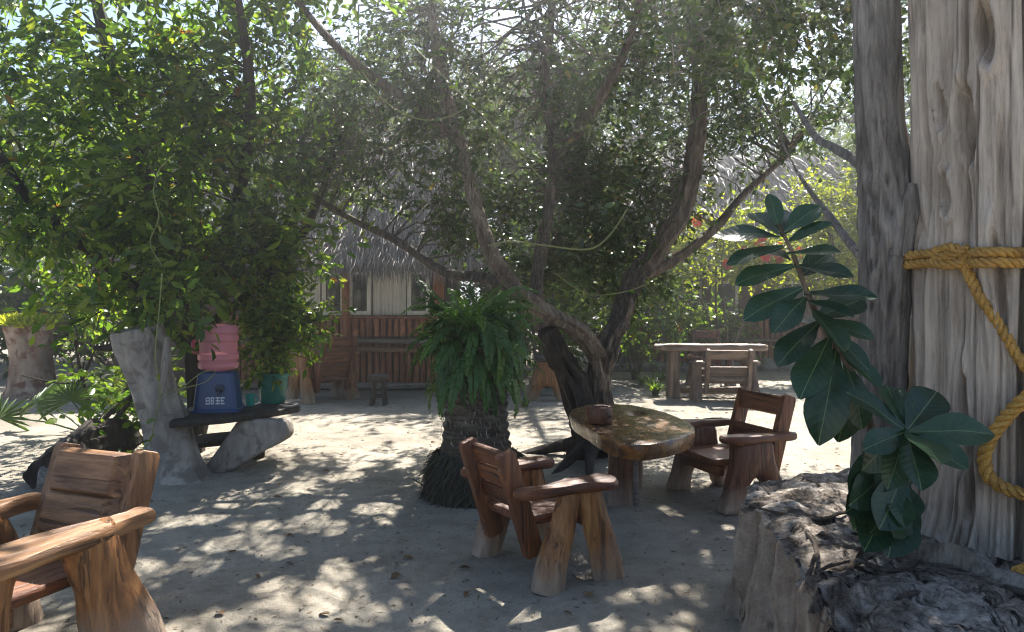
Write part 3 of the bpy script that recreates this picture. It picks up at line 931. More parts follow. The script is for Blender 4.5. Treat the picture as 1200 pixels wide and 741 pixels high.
def central_tree():
    d = 7.4
    t = thing('spreading_tree', (0.82, d, 0), 'leaning multi-stemmed tree with small leaves spreading over the round-edged table', 'tree')
    LP = []
    # two dark main stems and the long pale limb
    limb_mesh(t, 'trunk', [P(690, 545, d), P(688, 500, d), P(676, 455, d), P(655, 415, d - 0.1), P(640, 385, d - 0.2)], [0.22, 0.15, 0.125, 0.11, 0.10], 'bark_dark', 30, 0.6, 1.0, 10, 6.0)
    limb_mesh(t, 'trunk', [P(706, 545, d + 0.1), P(706, 490, d + 0.1), P(702, 445, d + 0.1), P(712, 405, d + 0.1), P(728, 375, d + 0.2)], [0.18, 0.125, 0.11, 0.105, 0.10], 'bark', 30, 0.6, 2.0, 10, 6.0)
    LP += limb_mesh(t, 'limb', [P(706, 485, d + 0.08), P(703, 430, d + 0.02), P(682, 391, d - 0.15), P(640, 366, d - 0.3), P(603, 338, d - 0.4), P(575, 295, d - 0.4), P(556, 235, d - 0.3), P(540, 165, d - 0.1), P(518, 90, d), P(505, 10, d + 0.2)], [0.07, 0.08, 0.085, 0.082, 0.075, 0.07, 0.062, 0.055, 0.048, 0.04], 'bark_pale', 20, 0.55, 3.0, 9, 8.0)
    LP += limb_mesh(t, 'limb', [P(640, 385, d - 0.2), P(628, 340, d - 0.1), P(640, 260, d + 0.1), P(648, 180, d + 0.3), P(640, 90, d + 0.5), P(650, -30, d + 0.6)], [0.085, 0.065, 0.055, 0.05, 0.045, 0.04], 'bark', 16, 0.5, 4.0, 9, 8.0)
    LP += limb_mesh(t, 'limb', [P(724, 382, d + 0.2), P(740, 335, d + 0.3), P(775, 285, d + 0.4), P(800, 245, d + 0.4), P(815, 170, d + 0.4), P(820, 90, d + 0.4), P(808, 0, d + 0.5), P(815, -120, d + 0.6)], [0.11, 0.10, 0.105, 0.10, 0.085, 0.075, 0.07, 0.06], 'bark', 20, 0.55, 5.0, 9, 8.0)
    LP += limb_mesh(t, 'limb', [P(745, 325, d + 0.3), P(790, 305, d + 0.5), P(835, 270, d + 0.7), P(875, 225, d + 0.9), P(930, 175, d + 1.0)], [0.06, 0.055, 0.05, 0.04, 0.025], 'bark', 9, 0.3, 6.0)
    LP += limb_mesh(t, 'limb', [P(603, 340, d - 0.4), P(575, 328, d - 0.3), P(520, 318, d), P(470, 285, d + 0.3), P(400, 250, d + 0.5), P(330, 205, d + 0.7)], [0.06, 0.05, 0.045, 0.04, 0.035, 0.02], 'bark', 9, 0.3, 7.0)
    LP += limb_mesh(t, 'limb', [P(545, 170, d), P(480, 120, d - 0.2), P(400, 60, d - 0.3), P(330, -20, d - 0.3)], [0.055, 0.045, 0.04, 0.03], 'bark', 9, 0.3, 8.0)
    LP += limb_mesh(t, 'limb', [P(645, 200, d + 0.3), P(700, 120, d), P(740, 40, d - 0.3), P(760, -60, d - 0.6)], [0.055, 0.045, 0.04, 0.03], 'bark', 9, 0.3, 9.0)
    # roots
    for k, (a, r_) in enumerate([((600, 530), 0.07), ((640, 560), 0.06), ((690, 575), 0.06), ((650, 520), 0.08), ((760, 545), 0.06)]):
        g = G(*a)
        limb_mesh(t, 'root', [Vector((0.82, d - 0.03, 0.16)), Vector((0.8, d, 0)).lerp(g, 0.45) + Vector((0, 0, 0.07)), g + Vector((0, 0, -0.05))], [0.09, r_ * 0.8, 0.02], 'bark_dark', 9, 0.3, 20 + k)
    cl = [((0.6, 8.0, 4.4), (2.4, 1.8, 1.3), 5.0), ((-1.6, 8.2, 3.9), (1.4, 1.4, 1.1), 2.4), ((2.7, 8.6, 4.3), (1.8, 1.8, 1.2), 2.6),
          ((0.9, 8.0, 2.7), (0.75, 0.6, 0.75), 1.8), ((0.45, 7.9, 1.85), (0.45, 0.4, 0.5), 0.7), ((1.35, 8.2, 2.0), (0.55, 0.4, 0.45), 0.7), ((-0.6, 8.4, 2.6), (0.8, 0.5, 0.4), 0.8), ((0.0, 6.4, 5.8), (2.8, 1.8, 1.1), 1.0), ((2.4, 6.6, 5.6), (1.8, 1.6, 1.0), 0.5),
          ((0.2, 9.6, 6.2), (3.4, 1.8, 1.4), 1.3), ((-0.6, 10.4, 4.5), (2.3, 0.9, 1.2), 2.2), ((-2.5, 9.8, 3.5), (1.3, 0.7, 0.65), 1.5), ((2.0, 10.6, 5.0), (1.6, 0.9, 1.0), 1.0), ((-1.0, 7.5, 3.2), (0.9, 0.9, 0.6), 0.9), ((1.9, 8.3, 3.0), (0.8, 0.8, 0.5), 0.7)]
    foliage(t, cl, 520, LP, 11, 'leaf_fine', 0.09, 0.42, 13, 11, 0.40, 0.25, LEAF6, spread=0.17, br_r=0.013)


central_tree()


def left_tree():
    t = thing('leafy_tree', (-3.35, 7.6, 0), 'dense broad-leaved tree arching over the water dispenser bench', 'tree')
    d = 7.6
    LP = []
    LP += limb_mesh(t, 'trunk', [(-3.35, 7.6, -0.05), (-3.3, 7.6, 0.8), (-3.45, 7.6, 1.7), (-3.8, 7.5, 2.9), (-4.2, 7.4, 4.5), (-4.3, 7.3, 5.6)], [0.13, 0.11, 0.10, 0.08, 0.06, 0.03], 'bark_dark', 12, 0.3, 31)
    LP += limb_mesh(t, 'limb', [(-3.4, 7.6, 1.4), (-2.9, 7.5, 2.4), (-2.6, 7.2, 3.6), (-2.7, 6.9, 5.0)], [0.08, 0.065, 0.05, 0.03], 'bark_dark', 10, 0.3, 32)
    LP += limb_mesh(t, 'limb', [(-3.3, 7.6, 1.0), (-3.9, 7.3, 1.8), (-4.7, 7.0, 2.6), (-5.2, 6.8, 3.8)], [0.07, 0.06, 0.05, 0.03], 'bark_dark', 10, 0.3, 33)
    LP += limb_mesh(t, 'limb', [(-3.35, 7.6, 1.2), (-2.75, 7.7, 1.7), (-2.2, 7.8, 2.4), (-1.8, 7.7, 3.4)], [0.06, 0.05, 0.04, 0.02], 'bark_dark', 9, 0.3, 34)
    cl = [((-4.3, 7.3, 3.2), (1.5, 0.9, 1.2), 3.6), ((-3.0, 7.2, 3.0), (1.1, 0.9, 1.1), 3.0), ((-4.0, 7.0, 4.9), (1.7, 1.2, 1.0), 2.6), ((-2.5, 7.0, 4.7), (1.2, 1.2, 0.9), 1.6),
          ((-4.3, 7.0, 2.35), (0.75, 0.6, 0.4), 1.0), ((-3.3, 7.3, 2.0), (0.8, 0.55, 0.5), 1.3), ((-2.45, 7.6, 2.0), (0.5, 0.45, 0.55), 0.9), ((-5.3, 7.3, 3.9), (0.8, 0.8, 1.1), 1.4), ((-3.4, 6.6, 6.2), (2.2, 1.3, 0.8), 1.8), ((-3.2, 6.35, 1.58), (0.4, 0.2, 0.2), 0.35)]
    foliage(t, cl, 285, LP, 21, 'leaf_mid', 0.14, 0.42, 9, 8, 0.44, 0.25, LEAF8, bark='bark_dark', spread=0.19, br_r=0.012)


left_tree()


def simple_tree(name, loc, label, hgt, rad, seed, mat, leaf, n_cl, trunk_r=0.16, group=None, bark='bark', per=8, twigs=8, low=0.35, tpl=LEAF6, spread=0.5):
    rng = random.Random(seed)
    x, y = loc
    t = thing(name, (x, y, 0), label, 'tree', group=group)
    pts = [(x, y, -0.1)]
    for k in range(1, 5):
        pts.append((x + rng.uniform(-0.25, 0.25) * k * 0.5, y + rng.uniform(-0.2, 0.2) * k * 0.5, hgt * 0.2 * k))
    LP = limb_mesh(t, 'trunk', pts, [trunk_r, trunk_r * 0.8, trunk_r * 0.6, trunk_r * 0.45, trunk_r * 0.2], bark, 12, 0.3, seed)
    LP = [p for p in LP if p[2] > hgt * low * 0.7]
    for k in range(4):
        a = k * PI / 2 + rng.uniform(-0.5, 0.5)
        s = Vector(LP[rng.randrange(0, len(LP) // 2)])
        e = Vector((x + rad * 0.8 * math.cos(a), y + rad * 0.8 * math.sin(a), hgt * rng.uniform(0.6, 0.9)))
        LP += limb_mesh(t, 'limb', [s, s.lerp(e, 0.5) + Vector((0, 0, 0.3)), e], [trunk_r * 0.45, trunk_r * 0.3, trunk_r * 0.12], bark, 8, 0.2, seed + k)
    cl = []
    for k in range(7):
        a = k * 2.4 + rng.uniform(-0.4, 0.4)
        rr = rad * rng.uniform(0.25, 0.7)
        z = hgt * rng.uniform(low + 0.1, 0.9)
        cl.append(((x + rr * math.cos(a), y + rr * math.sin(a), z), (rad * 0.55, rad * 0.55, hgt * (0.95 - low) * 0.32), 1.0))
    foliage(t, cl, n_cl, LP, seed, mat, leaf, 0.45, twigs, per, leaf * 4.5, 0.1, tpl, bark=bark, spread=spread, br_r=trunk_r * 0.12)
    return t


# trees standing behind the huts
G_BG = 'trees standing behind the huts'
for k, (x, y, hh, rr, lab) in enumerate([
        (-15.0, 24.0, 9.0, 3.8, 'tall rounded tree far behind the stump planter'),
        (-9.5, 22.0, 8.5, 3.6, 'dark tree rising behind the left end of the near hut roof'),
        (-4.5, 23.0, 9.5, 3.6, 'tall tree rising behind the middle of the near hut roof'),
        (0.2, 21.0, 8.5, 3.2, 'tree standing between the two thatched huts'),
        (4.2, 27.0, 9.0, 3.6, 'tall tree behind the far hut roof ridge'),
        (10.0, 27.0, 8.5, 3.6, 'tree behind the right half of the far hut'),
        (16.5, 26.0, 8.0, 3.8, 'bushy tree far beyond the roped trunk'),
        (0.9, 16.2, 8.2, 3.0, 'high-crowned tree added at the corner of the near hut to shade the sand'),  # added tree: its crown dapples the sand before the near hut
        (9.4, 15.6, 7.2, 2.6, 'high-crowned tree added beside the bright hedge shrub to shade the sand'),  # added tree: its crown partly shades the sand on the right
        (-13.5, 17.0, 6.0, 2.6, 'low spreading tree beyond the fan palm path')]):
    simple_tree('garden_tree', (x, y), lab, hh, rr, 100 + k, 'leaf_far', 0.21 if y > 18 else 0.16, 270 if y > 18 else 140, 0.2, G_BG, low=0.22 if y > 18 else 0.42, spread=0.6 if y > 18 else 0.4)

# sunny hedge and shrubs in front of the far hut
def shrub(name, loc, label, cl, n_cl, seed, mat, leaf, tpl=LEAF6, group=None, flowers=0, cat='shrub', per=8, twigs=8, wr=0.5):
    t = thing(name, (loc[0], loc[1], 0), label, cat, group=group)
    LP = []
    rng = random.Random(seed)
    for k in range(4):
        c = cl[k % len(cl)]
        e = Vector(c[0]) + Vector((rng.uniform(-.3, .3) * c[1][0], rng.uniform(-.3, .3) * c[1][1], c[1][2] * 0.2))
        s = Vector((loc[0] + rng.uniform(-.15, .15), loc[1] + rng.uniform(-.1, .1), -0.03))
        LP += limb_mesh(t, 'stem', [s, s.lerp(e, 0.5) + Vector((rng.uniform(-.1, .1), 0, 0.08)), e], [0.035, 0.025, 0.012], 'bark', 7, 0.2, seed + k)
    cr, cc = foliage(t, cl, n_cl, LP, seed, mat, leaf, wr, twigs, per, leaf * 4, 0.1, tpl, spread=0.22, names=('branches', 'foliage'), br_r=0.01)
    if flowers:
        r2 = np.random.default_rng(seed)
        for k in range(flowers):
            c = cc[r2.integers(0, len(cc))] + np.array([0, -0.25, 0.1])
            n = 9
            a = np.linspace(0, 2 * PI, n, endpoint=False)
            dirs = np.stack([np.cos(a), np.full(n, -0.5), np.sin(a)], 1)
            me = leaves_mesh('flower', np.repeat([c - np.array(t.location)], n, 0), dirs, np.tile([0, -1.0, 0.1], (n, 1)), np.full(n, 0.14), np.full(n, 0.10), 'petal')
            link('flower', me, t)
    return t


shrub('flowering_shrub', (4.6, 15.6), 'sunlit yellow-green shrub with red blossoms in front of the far hut', [((4.6, 15.6, 2.9), (1.3, 0.6, 0.7), 2), ((5.6, 15.7, 2.7), (0.9, 0.6, 0.7), 1.2), ((3.6, 15.7, 2.5), (0.8, 0.5, 0.5), 1)], 90, 51, 'leaf_sunny', 0.12, flowers=16)
shrub('hedge_shrub', (7.0, 14.6), 'bright yellow-green shrub between the broad-leaved plant and grey trunk', [((6.7, 14.6, 2.8), (1.1, 0.6, 0.8), 2), ((7.6, 14.6, 2.5), (0.7, 0.5, 0.8), 1), ((6.4, 14.7, 3.6), (0.8, 0.5, 0.6), 1)], 100, 52, 'leaf_sunny', 0.12)
shrub('garden_shrub', (2.6, 15.4), 'loose leafy shrub behind the spreading tree beside the stones', [((2.6, 15.4, 1.0), (0.7, 0.4, 0.6), 1), ((3.3, 15.4, 1.5), (0.6, 0.4, 0.6), 1), ((2.2, 15.2, 2.2), (0.8, 0.4, 0.8), 1)], 60, 53, 'leaf_mid', 0.15)
shrub('garden_shrub', (0.6, 13.8), 'dark shrub behind the spreading tree stems beside the hut', [((0.5, 13.8, 1.3), (0.9, 0.5, 0.9), 1), ((1.4, 14.2, 1.8), (0.9, 0.5, 1.0), 1), ((0.1, 13.6, 2.2), (0.9, 0.5, 0.8), 1)], 80, 54, 'leaf_mid', 0.14)
shrub('garden_shrub', (4.5, 16.6), 'small pale shrub growing against the far hut post', [((4.4, 16.6, 1.1), (0.5, 0.3, 0.5), 1), ((5.2, 16.8, 1.0), (0.4, 0.3, 0.4), 1)], 26, 55, 'leaf_mid', 0.13)
shrub('backing_shrub', (-0.2, 19.0), 'broad shrub closing the gap between the two huts', [((-0.3, 19.2, 1.6), (1.6, 0.6, 1.4), 1), ((1.6, 19.4, 1.6), (1.3, 0.6, 1.4), 1)], 90, 61, 'leaf_far', 0.2)
shrub('backing_shrub', (-14.5, 19.5), 'wide shrub bank at the end of the sunny path', [((-14.5, 19.5, 1.4), (2.2, 0.8, 1.3), 1), ((-11.5, 20.0, 1.6), (2.0, 0.8, 1.5), 1), ((-17.5, 19.0, 1.8), (2.0, 0.8, 1.6), 1)], 130, 62, 'leaf_far', 0.22)
shrub('backing_shrub', (13.5, 17.0), 'shrub bank beyond the far hut seen past the trunks', [((13.0, 17.0, 1.6), (1.8, 0.8, 1.5), 1), ((16.0, 17.5, 1.6), (1.8, 0.8, 1.5), 1)], 90, 63, 'leaf_far', 0.2)
shrub('path_shrub', (-8.4, 15.6), 'tall sunlit shrub behind the stump planter', [((-8.0, 15.6, 1.6), (1.3, 0.6, 1.1), 1), ((-10.6, 15.8, 1.5), (1.3, 0.6, 1.2), 1)], 70, 57, 'leaf_far', 0.17)
shrub('understory_shrub', (-4.35, 7.3), 'low broken-light shrub between the fan palm and pale grey stump', [((-3.95, 7.7, 0.55), (0.3, 0.3, 0.4), 1)], 11, 58, 'leaf_mid', 0.12)


# ------------------------------------------------------------------ right foreground: root ledge, weathered trunks
LEDGE = [(1.15, 3.62), (1.3, 3.88), (1.55, 4.02), (1.95, 4.16), (2.6, 4.2), (3.3, 3.9), (3.7, 3.0), (3.6, 1.9), (2.6, 1.25), (1.6, 1.2), (1.0, 1.45), (0.90, 1.9), (0.98, 2.4), (1.06, 2.95), (1.10, 3.3)]


def make_ledge():
    root = thing('root_ledge', (2.2, 2.9, 0), 'broad weathered root mass with dark flaking top under the roped trunk', 'root')
    o2 = spline([(p[0], p[1], 0) for p in LEDGE], 22, True)
    n = len(o2)
    c = Vector((2.2, 2.9, 0))
    vs, fs = [], []
    rings = []
    for k in range(26):                       # sides
        z = -0.06 + 0.60 * k / 25
        rings.append((z, 1.0 + 0.05 * (1 - k / 25) ** 2, 0.0))
    for s in np.linspace(0.985, 0.0, 42):     # top
        rings.append((0.575 + 0.03 * min(1, (1 - s) * 8), float(s), 1.0))
    for (z, s, tp) in rings:
        for i, p in enumerate(o2):
            q = c + (p - c) * s
            q = Vector((q.x, q.y, z))
            if tp < 0.5:
                nrm = (p - c).normalized()
                g = noise.fractal(Vector((q.x * 3.2, q.y * 3.2, z * 1.1)), 0.7, 2.1, 5)
                r2 = abs(noise.noise(Vector((q.x * 5.5, q.y * 5.5, z * 0.8 + 4))))
                q += nrm * (0.075 * g - 0.10 * max(0, 0.22 - r2) / 0.22)
            else:
                f = noise.fractal(Vector((q.x * 2.6, q.y * 2.6, 7.7)), 0.75, 2.1, 6)
                rd = abs(noise.noise(Vector((q.x * 1.8 + q.y * 1.2, q.y * 5.0 - q.x * 2.6, 2.2))))
                q.z += 0.028 * f - 0.03 * max(0, 0.2 - rd) / 0.2 + 0.012 * noise.noise(q * 14) + 0.006 * noise.noise(q * 37) + 0.02 * round(2 * noise.noise(q * 4.3)) / 2
            vs.append(q - c)
    for k in range(len(rings) - 1):
        for i in range(n):
            j = (i + 1) % n
            fs.append((k * n + i, k * n + j, (k + 1) * n + j, (k + 1) * n + i))
    mb = MB()
    mb.v, mb.f = [tuple(v_) for v_ in vs], fs
    mb.build('root_block', 'rootledge', root)
    # roots snaking over the top
    rng = random.Random(4)
    for k, pts in enumerate([[(1085, 655), (1115, 664), (1160, 680), (1230, 700)], [(1045, 620), (1010, 650), (985, 680), (975, 730)], [(930, 600), (955, 640), (950, 690), (975, 740)],
                             [(1080, 660), (1040, 672), (1000, 660), (960, 672)], [(1000, 600), (950, 610), (905, 600), (880, 590)], [(1100, 690), (1060, 700), (1020, 720)]]):
        w = [G(a, b_, 0.60) - c for a, b_ in pts]
        q = MB()
        sp = spline(w, 10)
        r0 = 0.055 if k == 0 else rng.uniform(0.007, 0.014)
        sp = [p + Vector((0.02 * noise.noise(p * 7 + Vector((3, 1, k))), 0, r0 * 0.3 + 0.025 * noise.noise(p * 8))) for p in sp]
        q.tube(sp, lerp_list([r0, r0 * 1.1, r0 * 0.8, r0 * 0.4], len(sp)), 12 if k == 0 else 7, 0.5, 9, k * 2.2)
        q.build('root', 'driftbark' if k == 0 else 'bark', root)


make_ledge()

TR1 = Vector((2.04, 2.95, 0.55))


def trunk1_r(th, z):
    a = Vector((math.cos(th), math.sin(th), 0))
    sway = 0.10 * math.sin(z * 2.1 + 3 * a.x) + 0.05 * math.sin(z * 5.3)
    g = noise.fractal(Vector((a.x * 2.3, a.y * 2.3, z * 0.28)), 0.8, 2.0, 3)
    rid = abs(noise.noise(Vector((a.x * 4.6 + 2.0, a.y * 4.6 + sway, z * 0.30))))
    gro = max(0.0, 0.15 - rid) / 0.15
    rid2 = abs(noise.noise(Vector((a.x * 11 + 5.0 + sway * 2, a.y * 11, z * 0.8))))
    gro2 = max(0.0, 0.2 - rid2) / 0.2
    rid3 = abs(noise.noise(Vector((a.x * 24 + 5.0 + sway * 4, a.y * 24, z * 1.5))))
    gro3 = max(0.0, 0.22 - rid3) / 0.22
    fine = noise.fractal(Vector((a.x * 30, a.y * 30, z * 2.2)), 0.8, 2.0, 3)
    r = 0.365 * (1 + 0.16 * g - 0.27 * gro ** 1.5 - 0.07 * gro2 - 0.022 * gro3 + 0.012 * fine)
    # hollows with swollen lips
    for (tk, zk, w, h, dp) in ((-2.62, 1.66, 0.11, 0.16, 0.34), (-2.42, 1.98, 0.10, 0.13, 0.28), (-2.86, 1.40, 0.07, 0.09, 0.2), (-2.93, 1.75, 0.05, 0.10, 0.15), (-2.60, 0.40, 0.085, 0.30, 0.36), (-2.3, 1.05, 0.05, 0.2, 0.15)):
        dd = math.hypot((th - tk + 0.25 * (z - zk)) / w, (z - zk) / h)
        if dd < 1.8:
            r += 0.365 * (-dp * max(0, 1 - dd * dd) + 0.055 * math.exp(-((dd - 1.2) / 0.22) ** 2))
    r *= 1 + 0.30 * math.exp(-z / 0.12) + 0.02 * z
    return r


def make_trunk1():
    t = thing('weathered_trunk', TR1, 'massive fluted grey driftwood-like trunk wrapped with yellow rope', 'tree')
    n, m_ = 420, 240
    H = 4.2
    V = np.zeros((m_ + 1, n, 3))
    for j in range(m_ + 1):
        z = -0.05 + H * j / m_
        for i in range(n):
            th = -PI + 2 * PI * i / n
            r = trunk1_r(th, max(z, 0))
            V[j, i] = (r * math.cos(th), r * math.sin(th), z)
    a = np.arange((m_ + 1) * n).reshape(m_ + 1, n)
    b_ = np.roll(a, -1, 1)
    q = np.stack([a[:-1], b_[:-1], b_[1:], a[1:]], -1).reshape(-1, 4)
    link('trunk', np_mesh('trunk', V.reshape(-1, 3), [(4, q)], 'driftwood', True), t)
    LP = []
    base = TR1
    LP += limb_mesh(t, 'limb', [base + Vector((0, 0, 3.8)), base + Vector((-0.2, 0.4, 4.6)), base + Vector((-0.8, 1.4, 5.2)), base + Vector((-1.0, 2.6, 5.5))], [0.26, 0.2, 0.12, 0.06], 'driftbark', 14, 0.3, 3)
    LP += limb_mesh(t, 'limb', [base + Vector((0, 0, 3.8)), base + Vector((0.5, 0.4, 4.6)), base + Vector((0.9, 1.8, 5.3)), base + Vector((0.8, 3.2, 5.6))], [0.24, 0.18, 0.12, 0.06], 'driftbark', 14, 0.3, 5)
    LP += limb_mesh(t, 'limb', [base + Vector((0, 0, 3.8)), base + Vector((-0.5, -0.3, 4.7)), base + Vector((-1.6, -0.2, 5.3)), base + Vector((-2.6, 0.4, 5.6))], [0.22, 0.16, 0.1, 0.05], 'driftbark', 14, 0.3, 7)
    cl = [((1.4, 5.6, 5.9), (1.5, 1.2, 0.7), 1.5), ((2.8, 6.0, 5.9), (1.4, 1.3, 0.7), 1.2), ((-0.2, 4.6, 5.9), (1.4, 1.1, 0.6), 1.2)]
    foliage(t, cl, 60, LP, 71, 'leaf_fine', 0.09, 0.42, 9, 10, 0.42, 0.2, LEAF6, bark='driftbark', spread=0.32)


make_trunk1()


def make_trunk2():
    loc = Vector((1.60, 3.12, 0.55))
    t = thing('slender_trunk', loc, 'slimmer twisted grey trunk standing close beside the massive fluted one', 'tree')
    ctr = spline([(0.0, 0, -0.05), (-0.01, 0, 0.4), (0.0, 0, 0.9), (0.015, 0, 1.35), (-0.015, 0.02, 1.8), (-0.02, 0.05, 2.4), (-0.05, 0.15, 3.2), (-0.1, 0.3, 4.2)], 22)
    rads = lerp_list([0.15, 0.105, 0.098, 0.118, 0.098, 0.092, 0.085, 0.08], len(ctr))
    n = 64
    V = np.zeros((len(ctr), n, 3))
    for j, p in enumerate(ctr):
        for i in range(n):
            th = 2 * PI * i / n
            tw = th + p.z * 0.55
            a = Vector((math.cos(tw), math.sin(tw), 0))
            g = noise.fractal(Vector((a.x * 1.6, a.y * 1.6, p.z * 0.8)), 0.8, 2, 3)
            rd = abs(noise.noise(Vector((a.x * 4.4 + 9, a.y * 4.4, p.z * 0.9))))
            fine = noise.fractal(Vector((a.x * 9, a.y * 9, p.z * 3)), 0.8, 2, 3)
            r = rads[j] * (1 + 0.17 * g - 0.25 * max(0, 0.17 - rd) / 0.17 + 0.045 * fine)
            V[j, i] = (p.x + r * math.cos(th), p.y + r * math.sin(th), p.z)
    a = np.arange(len(ctr) * n).reshape(len(ctr), n)
    b_ = np.roll(a, -1, 1)
    q = np.stack([a[:-1], b_[:-1], b_[1:], a[1:]], -1).reshape(-1, 4)
    link('trunk', np_mesh('trunk', V.reshape(-1, 3), [(4, q)], 'driftbark', True), t)
    # broken stub on its right flank and side branches on the left
    limb_mesh(t, 'limb', [P(1054, 300, 3.05), P(1063, 250, 3.03), P(1069, 216, 3.02)], [0.05, 0.045, 0.025], 'driftbark', 12, 0.4, 3)
    LP = [tuple(p + loc) for p in ctr if p.z > 2.2]
    LP += limb_mesh(t, 'limb', [P(1020, 200, 3.15), P(1002, 188, 3.3), P(975, 172, 3.5), P(955, 160, 3.7), P(930, 120, 4.2)], [0.03, 0.026, 0.022, 0.018, 0.01], 'driftbark', 9, 0.3, 4)
    LP += limb_mesh(t, 'limb', [P(1022, 318, 3.15), P(1000, 290, 3.4), P(975, 258, 3.7), P(950, 225, 4.2), P(930, 195, 4.8)], [0.02, 0.019, 0.017, 0.014, 0.01], 'driftbark', 8, 0.3, 5)
    LP += limb_mesh(t, 'limb', [loc + Vector((-0.1, 0.3, 3.9)), loc + Vector((-0.2, 1.2, 4.4)), loc + Vector((0.2, 2.4, 4.7))], [0.07, 0.05, 0.03], 'driftbark', 9, 0.3, 6)
    LP += limb_mesh(t, 'limb', [loc + Vector((-0.1, 0.25, 3.6)), Vector((1.5, 4.2, 4.3)), Vector((1.9, 5.2, 4.0)), Vector((2.6, 5.8, 4.2))], [0.05, 0.035, 0.025, 0.015], 'driftbark', 8, 0.3, 8)
    cl = [((2.0, 5.2, 3.6), (0.9, 0.7, 0.5), 1.0), ((1.6, 5.6, 4.7), (1.2, 1.0, 0.6), 1.2), ((2.9, 5.6, 4.0), (0.7, 0.8, 0.7), 0.6)]
    foliage(t, cl, 90, LP, 72, 'leaf_fine', 0.085, 0.45, 9, 10, 0.36, 0.2, LEAF6, bark='driftbark', spread=0.3, br_r=0.007)


make_trunk2()


# ------------------------------------------------------------------ rope
def rope_path(name, pts, root, r=0.019, per=10, twist=0.085):
    base = Vector(root.location)
    sp = spline([Vector(p) for p in pts], per)
    # resample evenly
    L = [0.0]
    for i in range(1, len(sp)):
        L.append(L[-1] + (sp[i] - sp[i - 1]).length)
    n = max(8, int(L[-1] / 0.008))
    xs = np.linspace(0, L[-1], n)
    A = np.array(sp)
    pp = [Vector((np.interp(x, L, A[:, 0]), np.interp(x, L, A[:, 1]), np.interp(x, L, A[:, 2]))) for x in xs]
    q = MB()
    u = None
    fr = []
    for i, p in enumerate(pp):
        t = (pp[min(n - 1, i + 1)] - pp[max(0, i - 1)]).normalized()
        if u is None:
            ref = Vector((0, 0, 1)) if abs(t.z) < 0.9 else Vector((1, 0, 0))
            u = (ref - t * ref.dot(t)).normalized()
        u = (u - t * u.dot(t)).normalized()
        fr.append((p, u.copy(), t.cross(u)))
    for s in range(3):
        line = []
        for i, (p, uu, w) in enumerate(fr):
            a = xs[i] / twist * 2 * PI + s * 2 * PI / 3
            line.append(p - base + uu * (math.cos(a) * r * 0.55) + w * (math.sin(a) * r * 0.55))
        q.tube(line, r * 0.55, 8, 0.28, 60, s * 3.0)
    return q.build(name, 'rope', root)


def make_rope():
    root = thing('yellow_rope', TR1 + Vector((0, 0, 1.15)), 'yellow twisted rope knotted around the massive grey trunk with hanging loop', 'rope')

    def surf(th, z, off=0.02):
        r = max(trunk1_r(th, z - TR1.z), 0.33) + off
        return TR1 + Vector((r * math.cos(th), r * math.sin(th), z - TR1.z))
    kth, kz = -2.86, 1.71
    for dz in (0.012, -0.026):
        rope_path('loop', [surf(kth + (2 * PI) * k / 26, kz + dz - 0.02 * math.sin(PI * min(1, k / 8))) for k in range(27)], root)
    # knot
    kp = surf(kth + 0.12, kz, 0.045)
    rope_path('knot', [surf(kth - 0.1, kz + 0.02, 0.03), kp + Vector((0, -0.02, 0.025)), surf(kth + 0.26, kz - 0.03, 0.035), kp + Vector((-0.02, 0, -0.04)), surf(kth - 0.06, kz - 0.02, 0.05), kp + Vector((0, -0.02, 0.0)), surf(kth + 0.3, kz + 0.02, 0.04)], root, 0.018)
    # long tail running down to the right
    rope_path('tail', [kp, surf(kth + 0.26, kz - 0.06, 0.03), surf(kth + 0.40, kz - 0.16, 0.025), surf(kth + 0.58, kz - 0.28, 0.025), surf(kth + 0.78, kz - 0.42, 0.025), surf(kth + 1.1, kz - 0.56, 0.03)], root)
    # slack loop hanging off the far side
    rope_path('hanging_loop', [surf(-1.75, 1.28, 0.04), surf(-2.05, 1.20, 0.05), surf(-2.24, 1.10, 0.05), surf(-2.37, 1.00, 0.05), surf(-2.40, 0.93, 0.05), surf(-2.33, 0.87, 0.06), surf(-2.15, 0.84, 0.08), surf(-1.85, 0.85, 0.10)], root, 0.023, twist=0.1)
    e = G(1192, 672, 0.63)
    rope_path('rope_end', [e + Vector((0.25, -0.02, 0.06)), e + Vector((0.08, -0.02, 0.035)), e, e + Vector((0.05, -0.08, 0.02)), e + Vector((0.25, -0.12, 0.02))], root, 0.021)


make_rope()


# ------------------------------------------------------------------ broad-leaved plant
def big_leaf_mesh(seed, curl, fold):
    n, k = 12, 3
    vs, fs = [], []
    for i in range(n + 1):
        t = i / n
        w = 0.235 * (max(0.0, math.sin(PI * min(1, (t ** 1.55) * 0.985 + 0.012)))) ** 0.72 + 0.012
        if t > 0.985:
            w = 0.02
        for j in range(-k, k + 1):
            s = j / k
            z = fold * abs(s) * w * 1.0 - curl * t * t + 0.010 * math.sin(t * 9 + seed + s) + 0.012 * s * math.sin(t * 7 + seed * 2)
            vs.append((t, w * s * (1 + 0.03 * math.sin(t * 17 + seed)), z))
    m_ = 2 * k + 1
    for i in range(n):
        for j in range(2 * k):
            a = i * m_ + j
            fs.append((a, a + 1, a + m_ + 1, a + m_))
    q = MB()
    q.v, q.f = vs, fs
    return q.mesh('leaf', 'leaf_big')


BIGLEAF = [big_leaf_mesh(1, 0.05, 0.25), big_leaf_mesh(2, 0.14, 0.18), big_leaf_mesh(3, 0.0, 0.35), big_leaf_mesh(4, 0.22, 0.12)]


